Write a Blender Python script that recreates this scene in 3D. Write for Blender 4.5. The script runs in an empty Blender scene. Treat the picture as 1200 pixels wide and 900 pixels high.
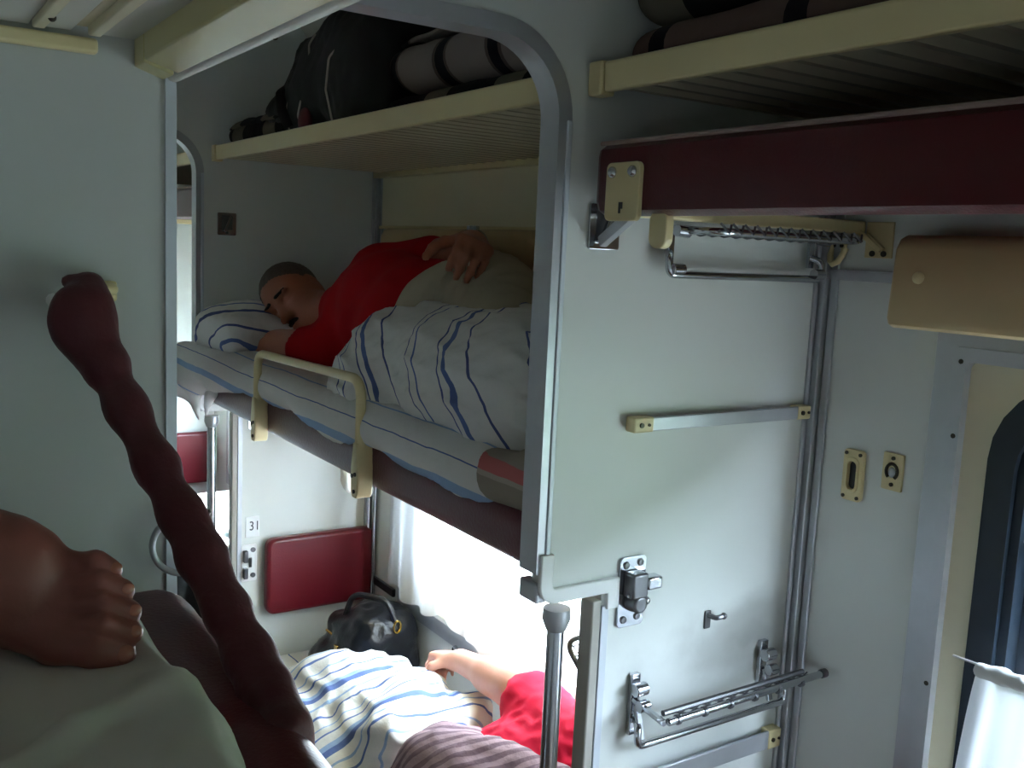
import bpy, math, random
import numpy as np
from mathutils import Vector, Matrix, noise as mnoise
random.seed(7)
PI = math.pi
scene = bpy.context.scene
COL = scene.collection

# ------------------------------------------------------------------ camera calibration
YAW, PITCH, ROLL, FPX = math.radians(33.637), math.radians(-7.747), math.radians(2.632), 1143.94
CAM = np.array([0, 0, 1.85])
_f = np.array([math.sin(YAW)*math.cos(PITCH), math.cos(YAW)*math.cos(PITCH), math.sin(PITCH)])
_r = np.array([math.cos(YAW), -math.sin(YAW), 0.0])
_u = np.cross(_r, _f)
RT = _r*math.cos(ROLL) + _u*math.sin(ROLL)
UP = -_r*math.sin(ROLL) + _u*math.cos(ROLL)
FW = _f
def at(px, py, ax, v):
    """point of the photograph on a plane of the carriage (x, y or z = v)"""
    d = FW*FPX + RT*(px-600) - UP*(py-450)
    i = 'xyz'.index(ax)
    return CAM + d*((v-CAM[i])/d[i])

# the carriage, in metres: y runs along it, x towards the side wall, camera above the origin
D1, D2, D3, D0 = 1.14, 2.94, 4.74, -0.66      # partitions
XA, XE, XN, XW, XL = 0.29, 0.84, 0.955, 1.406, -1.55   # aisle edge, panel edge, notch edge, side wall, far left
ZN, ZARCH, ZC = 1.345, 2.15, 2.62

# ------------------------------------------------------------------ mesh builder
def nrm(v):
    v = np.asarray(v, float); n = np.linalg.norm(v)
    return v/n if n > 1e-12 else v
class M:
    def __init__(s): s.v = []; s.f = []
    def add(s, vs, fs):
        o = len(s.v); s.v += [tuple(map(float, p)) for p in vs]; s.f += [tuple(int(i)+o for i in q) for q in fs]; return s
    def box(s, x0, x1, y0, y1, z0, z1):
        v = [(x0,y0,z0),(x1,y0,z0),(x1,y1,z0),(x0,y1,z0),(x0,y0,z1),(x1,y0,z1),(x1,y1,z1),(x0,y1,z1)]
        return s.add(v, [(0,3,2,1),(4,5,6,7),(0,1,5,4),(1,2,6,5),(2,3,7,6),(3,0,4,7)])
    def obox(s, a, b, w, t, up=(0,0,1)):
        """bar from a to b, w wide across, t thick along up"""
        a = np.array(a, float); b = np.array(b, float); d = nrm(b-a); sx = nrm(np.cross(d, up)); u = np.cross(sx, d)
        v = []
        for p in (a, b):
            for i, j in ((-1,-1),(1,-1),(1,1),(-1,1)): v.append(p + sx*w/2*i + u*t/2*j)
        return s.add(v, [(0,1,2,3),(4,7,6,5),(0,4,5,1),(1,5,6,2),(2,6,7,3),(3,7,4,0)])
    def tube(s, pts, r, n=10, closed=False, flat=1.0, ref=None):
        pts = [np.array(p, float) for p in pts]; m = len(pts)
        rs = r if hasattr(r, '__len__') else [r]*m
        d0 = nrm(pts[1]-pts[0])
        u = np.array(ref, float) if ref is not None else (np.array([0,0,1.]) if abs(d0[2]) < .9 else np.array([1.,0,0]))
        vs = []; fs = []
        for i, p in enumerate(pts):
            if closed: d = nrm(pts[(i+1) % m]-pts[i-1])
            else: d = nrm(pts[min(i+1, m-1)]-pts[max(i-1, 0)])
            u = nrm(u - d*np.dot(u, d)); w = np.cross(d, u)
            for k in range(n):
                a = 2*PI*k/n; vs.append(p + (u*math.cos(a)*flat + w*math.sin(a))*rs[i])
        for i in range(m if closed else m-1):
            j = (i+1) % m
            for k in range(n): fs.append((i*n+k, i*n+(k+1) % n, j*n+(k+1) % n, j*n+k))
        if not closed: fs += [tuple(range(n))[::-1], tuple((m-1)*n+k for k in range(n))]
        return s.add(vs, fs)
    def cyl(s, a, b, r, r2=None, n=16): return s.tube([a, b], [r, r if r2 is None else r2], n)
    def prism(s, poly, axis, a0, a1):
        i = 'xyz'.index(axis); n = len(poly); vs = []
        for a in (a0, a1):
            for p in poly:
                q = [p[0], p[1]]; q.insert(i, a); vs.append(q)
        area = sum(poly[k][0]*poly[(k+1) % n][1]-poly[(k+1) % n][0]*poly[k][1] for k in range(n))
        pos = (area > 0) == (axis in 'xz')
        A = tuple(range(n)); B = tuple(range(n, 2*n))
        fs = [A[::-1], B] if pos else [A, B[::-1]]
        for k in range(n):
            j = (k+1) % n
            fs.append((k, j, n+j, n+k) if pos else (j, k, n+k, n+j))
        return s.add(vs, fs)
    def ring(s, outer, inner, axis, a0, a1):
        """plate with a hole: outer and inner outlines have the same number of points"""
        i = 'xyz'.index(axis); n = len(outer); vs = []
        for a in (a0, a1):
            for poly in (outer, inner):
                for p in poly:
                    q = [p[0], p[1]]; q.insert(i, a); vs.append(q)
        fs = []
        for k in range(n):
            j = (k+1) % n
            fs += [(k, n+k, n+j, j), (2*n+k, 2*n+j, 3*n+j, 3*n+k), (k, j, 2*n+j, 2*n+k), (n+j, n+k, 3*n+k, 3*n+j)]
        return s.add(vs, fs)
    def strip(s, path, off0, off1, y0, y1):
        """a profile that follows a path in the xz plane (off0..off1 to the path's left) between y0 and y1"""
        m = len(path); P = [np.array(p, float) for p in path]; a = []; b = []
        for i in range(m):
            d0 = nrm(P[i]-P[i-1]) if i else nrm(P[1]-P[0]); d1 = nrm(P[i+1]-P[i]) if i < m-1 else d0
            n0 = np.array([-d0[1], d0[0]]); n1 = np.array([-d1[1], d1[0]]); nn = nrm(n0+n1); k = 1/max(.4, np.dot(nn, n0))
            a.append(P[i]+nn*off0*k); b.append(P[i]+nn*off1*k)
        return s.prism(a + b[::-1], 'y', y0, y1)
    def ball(s, c, r, n=12, m=8, R=None):
        r = np.array(r if hasattr(r, '__len__') else [r]*3, float); vs = []; fs = []
        for i in range(m+1):
            t = PI*i/m
            for k in range(n):
                a = 2*PI*k/n; p = np.array([math.sin(t)*math.cos(a), math.sin(t)*math.sin(a), math.cos(t)])*r
                if R is not None: p = R @ p
                vs.append(p+np.array(c))
        for i in range(m):
            for k in range(n): fs.append((i*n+k, (i+1)*n+k, (i+1)*n+(k+1) % n, i*n+(k+1) % n))
        return s.add(vs, fs)
    def lathe(s, prof, c, axis, n=20):
        """prof: (radius, height) along axis from c"""
        ax = nrm(axis); u = nrm(np.cross(ax, (0,0,1) if abs(ax[2]) < .9 else (1,0,0))); w = np.cross(ax, u); vs = []; fs = []
        for r, h in prof:
            for k in range(n):
                a = 2*PI*k/n; vs.append(np.array(c)+ax*h+(u*math.cos(a)+w*math.sin(a))*r)
        for i in range(len(prof)-1):
            for k in range(n): fs.append((i*n+k, i*n+(k+1) % n, (i+1)*n+(k+1) % n, (i+1)*n+k))
        return s.add(vs, fs)
    def grid(s, fn, nu, nv):
        vs = [fn(i/nu, j/nv) for i in range(nu+1) for j in range(nv+1)]
        fs = [(i*(nv+1)+j, (i+1)*(nv+1)+j, (i+1)*(nv+1)+j+1, i*(nv+1)+j+1) for i in range(nu) for j in range(nv)]
        return s.add(vs, fs)
def rrect(x0, x1, z0, z1, r, n=6):
    out = []
    for cx, cz, a0 in ((x1-r, z1-r, 0), (x0+r, z1-r, 90), (x0+r, z0+r, 180), (x1-r, z0+r, 270)):
        for k in range(n+1):
            a = math.radians(a0+90*k/n); out.append((cx+r*math.cos(a), cz+r*math.sin(a)))
    return out
def fillet(pts, r, n=6):
    """round the inner corners of a polyline"""
    P = [np.array(p, float) for p in pts]; out = [P[0]]
    for i in range(1, len(P)-1):
        a = nrm(P[i-1]-P[i]); b = nrm(P[i+1]-P[i]); h = math.acos(max(-1, min(1, np.dot(a, b))))/2
        if h > 1.55: out.append(P[i]); continue
        d = min(r/math.tan(h), .49*np.linalg.norm(P[i-1]-P[i]), .49*np.linalg.norm(P[i+1]-P[i]))
        p0 = P[i]+a*d; p1 = P[i]+b*d
        for k in range(n+1):
            t = k/n; out.append((1-t)**2*p0 + 2*t*(1-t)*P[i] + t*t*p1)
    return out+[P[-1]]

# ------------------------------------------------------------------ soft bodies: blended solids turned into one closed surface
class S:
    def __init__(s): s.p = []
    def cap(s, a, b, ra, rb=None, k=.02, cut=False):
        a = np.array(a, float); b = np.array(b, float); rb = ra if rb is None else rb; m = max(ra, rb)
        s.p.append((np.minimum(a, b)-m, np.maximum(a, b)+m, ('c', a, b, ra, rb), k, cut)); return s
    def chain(s, pts, rs, k=.02):
        for i in range(len(pts)-1): s.cap(pts[i], pts[i+1], rs[i], rs[i+1], k)
        return s
    def ell(s, c, r, R=None, k=.02, cut=False):
        c = np.array(c, float); r = np.array(r, float); m = max(r) if R is not None else r
        s.p.append((c-m, c+m, ('e', c, r, R), k, cut)); return s
    def box(s, c, h, rnd, R=None, k=.02, cut=False):
        c = np.array(c, float); h = np.array(h, float); m = np.linalg.norm(h) if R is not None else h
        s.p.append((c-m, c+m, ('b', c, h, rnd, R), k, cut)); return s
    @staticmethod
    def ev(q, P):
        if q[0] == 'c':
            a, b, ra, rb = q[1:]; d = b-a; L = max(1e-12, d@d)
            t = np.clip(((P-a)@d)/L, 0, 1)
            return np.linalg.norm(P-a-t[..., None]*d, axis=-1)-(ra+(rb-ra)*t)
        X = P-q[1]
        R = q[-1]
        if R is not None: X = X@R
        if q[0] == 'e':
            k0 = np.linalg.norm(X/q[2], axis=-1); k1 = np.linalg.norm(X/q[2]**2, axis=-1)
            return k0*(k0-1)/np.maximum(k1, 1e-9)
        d = np.abs(X)-(q[2]-q[3])
        return np.linalg.norm(np.maximum(d, 0), axis=-1)+np.minimum(d.max(-1), 0)-q[3]
    def mesh(s, h, disp=None, clip=None):
        lo = np.min([p[0] for p in s.p if not p[4]], axis=0)-3*h-.015; hi = np.max([p[1] for p in s.p if not p[4]], axis=0)+3*h+.015
        n = np.ceil((hi-lo)/h).astype(int)+1
        F = np.full(n, .3, np.float32)
        ax = [lo[i]+h*np.arange(n[i]) for i in range(3)]
        for l, u, q, k, cut in s.p:
            m = k+3*h+.012
            i0 = np.maximum(0, np.floor((l-m-lo)/h).astype(int)); i1 = np.minimum(n, np.ceil((u+m-lo)/h).astype(int)+1)
            if np.any(i1 <= i0): continue
            sl = tuple(slice(a, b) for a, b in zip(i0, i1))
            P = np.stack(np.meshgrid(*[ax[i][sl[i]] for i in range(3)], indexing='ij'), -1)
            d = s.ev(q, P); f = F[sl]
            if cut:
                d = -d; w = np.maximum(k-np.abs(f-d), 0)/k; F[sl] = np.maximum(f, d)+w*w*k*.25
            else:
                w = np.maximum(k-np.abs(f-d), 0)/k; F[sl] = np.minimum(f, d)-w*w*k*.25
        if disp is not None or clip is not None:
            idx = np.nonzero(np.abs(F) < .04+2*h)
            P = np.stack([ax[i][idx[i]] for i in range(3)], -1)
            if disp is not None: F[idx] += disp(P)
        if clip is not None:
            P = np.stack(np.meshgrid(*ax, indexing='ij'), -1); F = np.maximum(F, clip(P).astype(np.float32))
        return nets(F, lo, h)
def nets(F, lo, h):
    s = F < 0; n = np.array(F.shape)
    C = [(i, j, k) for i in (0, 1) for j in (0, 1) for k in (0, 1)]
    def cs(A, c): return A[c[0]:n[0]-1+c[0], c[1]:n[1]-1+c[1], c[2]:n[2]-1+c[2]]
    cnt = sum(cs(s, c).astype(np.int8) for c in C)
    mask = (cnt > 0) & (cnt < 8)
    ids = np.full(mask.shape, -1, np.int64); I = np.nonzero(mask); N = len(I[0]); ids[I] = np.arange(N)
    val = {c: F[I[0]+c[0], I[1]+c[1], I[2]+c[2]] for c in C}
    acc = np.zeros((N, 3)); num = np.zeros(N)
    for c in C:
        for a in range(3):
            if c[a]: continue
            e = list(c); e[a] = 1; e = tuple(e); f0, f1 = val[c], val[e]; x = (f0 < 0) != (f1 < 0)
            t = np.where(x, f0/np.where(x, f0-f1, 1), 0); p = np.tile(np.array(c, float), (N, 1)); p[:, a] = t
            acc += p*x[:, None]; num += x
    V = lo+h*(np.stack(I, -1)+acc/np.maximum(num, 1)[:, None])
    Q = []
    for a in range(3):
        b, c = (a+1) % 3, (a+2) % 3
        sl0 = [slice(None)]*3; sl1 = [slice(None)]*3; sl0[a] = slice(0, n[a]-1); sl1[a] = slice(1, n[a])
        s0, s1 = s[tuple(sl0)], s[tuple(sl1)]; E = np.stack(np.nonzero(s0 != s1), -1)
        E = E[(E[:, b] > 0) & (E[:, c] > 0) & (E[:, b] < n[b]-1) & (E[:, c] < n[c]-1)]
        if not len(E): continue
        fl = s0[tuple(E.T)]
        def g(db, dc):
            X = E.copy(); X[:, b] += db; X[:, c] += dc; return ids[tuple(X.T)]
        q = np.stack([g(-1, -1), g(0, -1), g(0, 0), g(-1, 0)], -1)
        q[~fl] = q[~fl][:, ::-1]; Q.append(q)
    Q = np.concatenate(Q); Q = Q[(Q >= 0).all(1)]
    return V, Q
def waves(seed, scale, n=7, aniso=(1, 1, 1)):
    """a smooth random function of position, about -1..1"""
    r = np.random.RandomState(seed); D = r.randn(n, 3)*np.array(aniso); D /= np.linalg.norm(D, axis=1)[:, None]+1e-9
    D *= np.array(aniso); K = D*(2*PI/scale)*r.uniform(.6, 1.6, n)[:, None]; ph = r.uniform(0, 2*PI, n)
    return lambda P: np.sin(P@K.T+ph).sum(-1)/n*1.8
def folds(seed, scale, amp, aniso=(1, 1, 1)):
    w = waves(seed, scale, 6, aniso); w2 = waves(seed+9, scale*2.3, 5)
    return lambda P: amp*(np.abs(w(P))**.8*1.3-.6)*(.55+.45*w2(P))

# ------------------------------------------------------------------ objects
LOC = {}
def _link(name, verts, faces, mat, parent, origin, smooth, bevel, solid):
    me = bpy.data.meshes.new(name)
    V = np.asarray(verts, float).reshape(-1, 3)-np.asarray(origin, float)
    if isinstance(faces, np.ndarray):
        me.vertices.add(len(V)); me.vertices.foreach_set('co', V.ravel().astype(np.float32))
        me.loops.add(faces.size); me.loops.foreach_set('vertex_index', faces.ravel().astype(np.int32))
        me.polygons.add(len(faces)); me.polygons.foreach_set('loop_start', (np.arange(len(faces))*4).astype(np.int32))
        me.update(calc_edges=True); me.validate()
    else:
        me.from_pydata(V.tolist(), [], faces); me.update()
        import bmesh
        bm = bmesh.new(); bm.from_mesh(me); bmesh.ops.recalc_face_normals(bm, faces=bm.faces); bm.to_mesh(me); bm.free()
    me.materials.append(mat)
    if smooth:
        me.polygons.foreach_set('use_smooth', [True]*len(me.polygons))
        if smooth != 'all': me.set_sharp_from_angle(angle=math.radians(38))
    o = bpy.data.objects.new(name, me); COL.objects.link(o)
    if bevel:
        b = o.modifiers.new('Bevel', 'BEVEL'); b.width = bevel; b.segments = 3; b.limit_method = 'ANGLE'; b.angle_limit = math.radians(50)
        b.use_clamp_overlap = True; b.harden_normals = False
    if solid:
        b = o.modifiers.new('Solidify', 'SOLIDIFY'); b.thickness = solid; b.offset = 0
    return o
def data(m):
    return (m.v, m.f) if isinstance(m, M) else m
def props(o, label=None, cat=None, group=None, kind=None):
    for k, v in (('label', label), ('category', cat), ('group', group), ('kind', kind)):
        if v: o[k] = v
    return o
def thing(name, label, cat, loc, group=None):
    o = bpy.data.objects.new(name, None); o.empty_display_size = .05; COL.objects.link(o)
    o.location = loc; LOC[o] = np.array(loc, float)
    return props(o, label, cat, group)
def part(name, m, mat, parent, label=None, smooth=True, bevel=0, solid=0):
    v, f = data(m); org = LOC[parent]
    o = _link(name, v, f, mat, parent, org, smooth, bevel, solid); o.parent = parent; LOC[o] = org
    return props(o, label)
def single(name, m, mat, label, cat, group=None, smooth=True, bevel=0, solid=0):
    v, f = data(m); V = np.asarray(v, float); lo, hi = V.min(0), V.max(0); org = np.array([(lo[0]+hi[0])/2, (lo[1]+hi[1])/2, lo[2]])
    o = _link(name, v, f, mat, None, org, smooth, bevel, solid); o.location = org; LOC[o] = org
    return props(o, label, cat, group)
def struct(name, m, mat, parent=None, smooth=False, bevel=0, label=None):
    v, f = data(m); org = LOC[parent] if parent else np.zeros(3)
    o = _link(name, v, f, mat, parent, org, smooth, bevel, 0); LOC[o] = org
    if parent: o.parent = parent
    else: props(o, label, kind='structure')
    return o
def dup(root, dy, label):
    """a copy of a thing, its parts and their sub-parts, moved along the carriage"""
    r = root.copy(); COL.objects.link(r); r.location = root.location+Vector((0, dy, 0)); LOC[r] = LOC[root]+np.array([0, dy, 0])
    if label: r['label'] = label
    for ch in list(root.children):
        c = ch.copy(); COL.objects.link(c); c.parent = r
        for g in list(ch.children):
            d = g.copy(); COL.objects.link(d); d.parent = c
    return r
# ------------------------------------------------------------------ materials
def lin(c):
    c = [x/255 for x in c]
    return tuple(x/12.92 if x <= .04045 else ((x+.055)/1.055)**2.4 for x in c)+(1.,)
def base(name):
    m = bpy.data.materials.new(name); m.use_nodes = True; nt = m.node_tree
    return m, nt, nt.nodes['Principled BSDF']
def noise(nt, scale, detail=3, rough=.5, vec=None, dist=0):
    n = nt.nodes.new('ShaderNodeTexNoise'); n.inputs['Scale'].default_value = scale; n.inputs['Detail'].default_value = detail
    n.inputs['Roughness'].default_value = rough; n.inputs['Distortion'].default_value = dist
    if vec is None:
        tc = nt.nodes.new('ShaderNodeTexCoord'); vec = tc.outputs['Object']
    nt.links.new(vec, n.inputs['Vector']); return n
def bump(nt, b, h, strength, dist=.01):
    n = nt.nodes.new('ShaderNodeBump'); n.inputs['Strength'].default_value = strength; n.inputs['Distance'].default_value = dist
    nt.links.new(h, n.inputs['Height']); nt.links.new(n.outputs[0], b.inputs['Normal']); return n
def mixc(nt, fac, a, b):
    m = nt.nodes.new('ShaderNodeMix'); m.data_type = 'RGBA'
    for i, x in ((6, a), (7, b)):
        if isinstance(x, tuple): m.inputs[i].default_value = x
        else: nt.links.new(x, m.inputs[i])
    if isinstance(fac, (int, float)): m.inputs[0].default_value = fac
    else: nt.links.new(fac, m.inputs[0])
    return m.outputs[2]
def plain(name, c, rough=.5, metal=0., var=.08, nscale=8, bstr=0., bscale=200, spec=.5, sheen=0, sss=0):
    m, nt, b = base(name); col = lin(c)
    n = noise(nt, nscale, 4)
    dark = tuple(x*(1-var*2) for x in col[:3])+(1,); lite = tuple(min(1, x*(1+var)) for x in col[:3])+(1,)
    nt.links.new(mixc(nt, n.outputs[0], dark, lite), b.inputs['Base Color'])
    b.inputs['Roughness'].default_value = rough; b.inputs['Metallic'].default_value = metal
    b.inputs['Specular IOR Level'].default_value = spec
    if sheen: b.inputs['Sheen Weight'].default_value = sheen
    if sss:
        b.inputs['Subsurface Weight'].default_value = sss; b.inputs['Subsurface Radius'].default_value = (.012, .005, .003); b.inputs['Subsurface Scale'].default_value = 1
    if bstr: bump(nt, b, noise(nt, bscale, 3).outputs[0], bstr, .004)
    return m
def dotcoord(nt, d):
    tc = nt.nodes.new('ShaderNodeTexCoord'); v = nt.nodes.new('ShaderNodeVectorMath'); v.operation = 'DOT_PRODUCT'
    nt.links.new(tc.outputs['Object'], v.inputs[0]); v.inputs[1].default_value = d
    return v.outputs['Value']
def math_(nt, op, a, b=None):
    n = nt.nodes.new('ShaderNodeMath'); n.operation = op
    for i, x in enumerate((a, b)):
        if x is None: continue
        if isinstance(x, (int, float)): n.inputs[i].default_value = x
        else: nt.links.new(x, n.inputs[i])
    return n.outputs[0]
def ramp(nt, fac, stops, interp='CONSTANT'):
    r = nt.nodes.new('ShaderNodeValToRGB'); cr = r.color_ramp; cr.interpolation = interp
    while len(cr.elements) > 1: cr.elements.remove(cr.elements[-1])
    cr.elements[0].position = stops[0][0]; cr.elements[0].color = stops[0][1]
    for p, c in stops[1:]:
        e = cr.elements.new(p); e.color = c
    nt.links.new(fac, r.inputs[0]); return r.outputs[0]
def striped(name, direction, period, stops, rough=.85, distort=.012, dscale=6, bstr=.25, off=0., trans=0.):
    """cloth with printed stripes across a direction of the cloth"""
    m, nt, b = base(name)
    c = dotcoord(nt, direction)
    n = noise(nt, dscale, 3)
    c = math_(nt, 'ADD', c, math_(nt, 'MULTIPLY', math_(nt, 'SUBTRACT', n.outputs[0], .5), distort*2))
    f = math_(nt, 'FRACT', math_(nt, 'ADD', math_(nt, 'DIVIDE', c, period), off))
    col = ramp(nt, f, [(p, lin(q)) for p, q in stops])
    nt.links.new(col, b.inputs['Base Color']); b.inputs['Roughness'].default_value = rough
    b.inputs['Specular IOR Level'].default_value = .15
    bump(nt, b, noise(nt, 35, 4).outputs[0], bstr, .01)
    if trans:
        t = nt.nodes.new('ShaderNodeBsdfTranslucent'); nt.links.new(col, t.inputs['Color']); mx = nt.nodes.new('ShaderNodeMixShader')
        mx.inputs[0].default_value = trans; out = nt.nodes['Material Output']
        nt.links.new(b.outputs[0], mx.inputs[1]); nt.links.new(t.outputs[0], mx.inputs[2]); nt.links.new(mx.outputs[0], out.inputs['Surface'])
    return m
W_, BL, LB, DB = (222, 221, 220), (96, 116, 172), (150, 176, 212), (84, 96, 148)
MT = {}
MT['panel'] = plain('grey_white_laminate', (222, 225, 222), .38, var=.03, nscale=3, bstr=.03, bscale=60)
MT['panel_shaded'] = plain('grey_white_laminate_shaded', (194, 197, 195), .38, var=.03, nscale=3, bstr=.03, bscale=60)  # panel laminate darkened: weaker light on the left walls put into the colour
MT['vinyl_shaded'] = plain('maroon_vinyl_shaded', (80, 15, 23), .3, var=.06, nscale=10, bstr=.12, bscale=240)  # maroon vinyl with the shade on the raised bunks put into its colour
MT['panel_cream'] = plain('cream_laminate', (222, 213, 184), .42, var=.03, nscale=3)
MT['cream'] = plain('cream_enamel', (224, 208, 160), .36, var=.05, nscale=6)
MT['cream_old'] = plain('yellowed_cream_enamel', (196, 188, 140), .38, var=.06, nscale=6)
MT['beige_box'] = plain('beige_plastic', (200, 176, 134), .4, var=.03)
MT['ceil'] = plain('ceiling_paint', (205, 204, 196), .55, var=.03)
MT['floor'] = plain('brown_linoleum', (96, 74, 60), .5, var=.12, nscale=12)
MT['alu'] = plain('brushed_aluminium', (188, 190, 196), .36, .5, var=.05, nscale=30)
MT['greige'] = plain('greyish_edge_strip', (176, 172, 164), .4, var=.04)
MT['alu_pale'] = plain('pale_anodised_trim', (208, 214, 222), .42, .25, var=.03, nscale=30)
MT['chrome'] = plain('worn_chrome', (196, 198, 204), .16, 1., var=.1, nscale=40)
MT['steel'] = plain('dull_steel', (120, 120, 124), .36, .9, var=.12, nscale=40)
MT['dark'] = plain('black_rubber', (22, 24, 28), .45, var=.1)
MT['gasket'] = plain('blue_black_rubber', (24, 32, 42), .3, var=.1)
MT['screw'] = plain('dark_screw', (64, 58, 48), .4, .6)
MT['vinyl'] = plain('maroon_vinyl', (104, 20, 32), .33, var=.06, nscale=10, bstr=.14, bscale=240)
MT['vinyl_dark'] = plain('dark_red_brown_vinyl', (94, 34, 38), .36, var=.1, nscale=10, bstr=.16, bscale=220)
MT['vinyl_worn'] = plain('worn_plum_vinyl', (96, 44, 54), .3, var=.1, nscale=10, bstr=.2, bscale=160)
MT['piping'] = plain('pale_piping', (150, 128, 124), .5)
MT['strap'] = plain('maroon_strap_cloth', (82, 18, 28), .6, var=.12, nscale=30, bstr=.3, bscale=90, sheen=.1)
MT['skin'] = plain('ruddy_skin', (176, 112, 88), .48, var=.09, nscale=14, bstr=.08, bscale=120, sss=.12)
MT['skin_pale'] = plain('pale_skin', (214, 158, 140), .5, var=.07, nscale=14, bstr=.06, bscale=120, sss=.12)
MT['skin_foot'] = plain('reddish_skin', (144, 82, 74), .46, var=.12, nscale=18, bstr=.12, bscale=160, sss=.1)
MT['nail'] = plain('toe_nail', (176, 112, 96), .22, var=.03)
MT['hair'] = plain('greying_hair', (96, 86, 78), .75, var=.3, nscale=90, bstr=.5, bscale=150)
MT['dark_hair'] = plain('dark_moustache', (44, 36, 32), .75, var=.3, nscale=90, bstr=.5, bscale=150)
MT['lip'] = plain('lips', (150, 84, 74), .45, var=.05)
MT['red'] = plain('red_cotton', (176, 10, 24), .8, var=.1, nscale=8, bstr=.15, bscale=40, spec=.15)
MT['red2'] = plain('crimson_cotton', (204, 26, 62), .8, var=.1, nscale=8, bstr=.15, bscale=40, spec=.15)
MT['trousers'] = plain('grey_beige_cotton', (184, 174, 154), .85, var=.08, nscale=10, bstr=.2, bscale=60, spec=.15)
MT['black'] = plain('black_nylon', (9, 9, 12), .62, var=.2, bstr=.2, bscale=60)
MT['leather'] = plain('black_leather', (18, 19, 26), .32, var=.2, bstr=.25, bscale=110)
MT['pipe_white'] = plain('pale_piping_cord', (190, 180, 168), .5)
MT['bag_red'] = plain('red_patch', (96, 10, 18), .6)
MT['gold'] = plain('brass_fittings', (190, 160, 90), .25, 1.)
MT['white'] = plain('white_cotton', (224, 224, 222), .85, var=.03, bstr=.2, bscale=40, spec=.15)
MT['sheet_plain'] = plain('off_white_sheet', (206, 204, 196), .85, var=.04, bstr=.25, bscale=18, spec=.15)  # slightly darker and warmer than the white cotton
MT['white_pl'] = plain('white_plastic', (242, 243, 245), .3, var=.02)
MT['ink'] = plain('dark_print', (60, 60, 70), .6)
MT['teal'] = plain('teal_plastic_bag', (70, 130, 150), .35, var=.15, nscale=20)
MT['table'] = plain('white_laminate_top', (232, 232, 226), .3, var=.02)
MT['fusty'] = striped('striped_ticking', (0, 0, 1), .13, [(0, (150, 142, 130)), (.30, (178, 168, 156)), (.36, (196, 112, 112)), (.52, (160, 150, 138)), (.85, (120, 112, 106)), (.9, (160, 150, 138))], distort=.008)
ST1 = [(0, W_), (.12, DB), (.137, W_), (.30, BL), (.345, W_), (.40, DB), (.415, W_), (.68, BL), (.70, W_), (.77, DB), (.782, W_)]
MT['cover'] = striped('white_sheet_blue_stripes', (-.12, .80, -.58), .30, ST1, distort=.014, dscale=4)
MT['pillowcase'] = striped('pillowcase_blue_stripes', (.25, .55, .8), .17, [(0, W_), (.18, DB), (.27, W_), (.5, BL), (.55, W_), (.75, DB), (.79, W_)], distort=.02)
MT['mat_sheet'] = striped('mattress_sheet_stripes', (.50, .0, .86), .15, [(0, W_), (.10, LB), (.20, W_), (.44, BL), (.455, W_), (.74, LB), (.765, W_)], distort=.007, off=.1)
MT['cover2'] = striped('white_cover_blue_bands', (.06, 1., .1), .21, [(0, W_), (.08, BL), (.12, W_), (.24, LB), (.28, W_), (.42, BL), (.52, LB), (.6, W_), (.74, BL), (.77, W_), (.88, LB), (.91, W_)], distort=.014)
GR, DK = (140, 128, 124), (34, 32, 38)
MT['roll_check'] = striped('grey_blanket_dark_bands', (0, 1, 0), .2, [(0, GR), (.40, (96, 84, 80)), (.45, DK), (.62, (96, 84, 80)), (.67, GR)], distort=.008)
MT['roll_dark'] = striped('dark_blanket_bands', (0, 1, 0), .26, [(0, (36, 36, 34)), (.35, (112, 104, 90)), (.7, (26, 26, 28))], distort=.008)
MT['roll_brown'] = striped('brown_grey_blanket', (0, 1, 0), .24, [(0, (104, 84, 78)), (.5, (32, 28, 30)), (.64, (104, 84, 78))], distort=.008)
MT['knit'] = striped('mauve_knit', (.3, .9, .2), .028, [(0, (150, 128, 138)), (.55, (112, 92, 104))], distort=.006, dscale=20, bstr=.5)
def rib_mat():
    m, nt, b = base('ribbed_cream_panel'); b.inputs['Base Color'].default_value = lin((216, 206, 178)); b.inputs['Roughness'].default_value = .16
    return m
MT['rib'] = rib_mat()
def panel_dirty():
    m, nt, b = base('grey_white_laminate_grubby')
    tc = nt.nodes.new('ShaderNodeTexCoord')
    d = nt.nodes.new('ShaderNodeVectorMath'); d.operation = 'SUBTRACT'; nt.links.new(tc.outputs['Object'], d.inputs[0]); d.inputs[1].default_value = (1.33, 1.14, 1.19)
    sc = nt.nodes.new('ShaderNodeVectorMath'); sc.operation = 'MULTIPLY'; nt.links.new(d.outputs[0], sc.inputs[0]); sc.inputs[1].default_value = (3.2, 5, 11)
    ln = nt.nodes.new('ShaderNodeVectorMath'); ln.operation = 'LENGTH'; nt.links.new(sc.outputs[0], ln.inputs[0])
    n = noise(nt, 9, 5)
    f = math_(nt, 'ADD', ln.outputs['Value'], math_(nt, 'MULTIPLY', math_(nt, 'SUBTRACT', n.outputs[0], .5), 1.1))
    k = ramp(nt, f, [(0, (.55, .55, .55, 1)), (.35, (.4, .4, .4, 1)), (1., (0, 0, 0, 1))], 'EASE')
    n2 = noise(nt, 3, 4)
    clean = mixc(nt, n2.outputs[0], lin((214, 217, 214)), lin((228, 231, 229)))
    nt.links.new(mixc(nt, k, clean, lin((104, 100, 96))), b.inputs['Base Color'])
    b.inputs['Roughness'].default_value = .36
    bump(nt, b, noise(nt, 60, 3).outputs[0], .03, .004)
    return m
MT['panel_dirty'] = panel_dirty()
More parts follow.
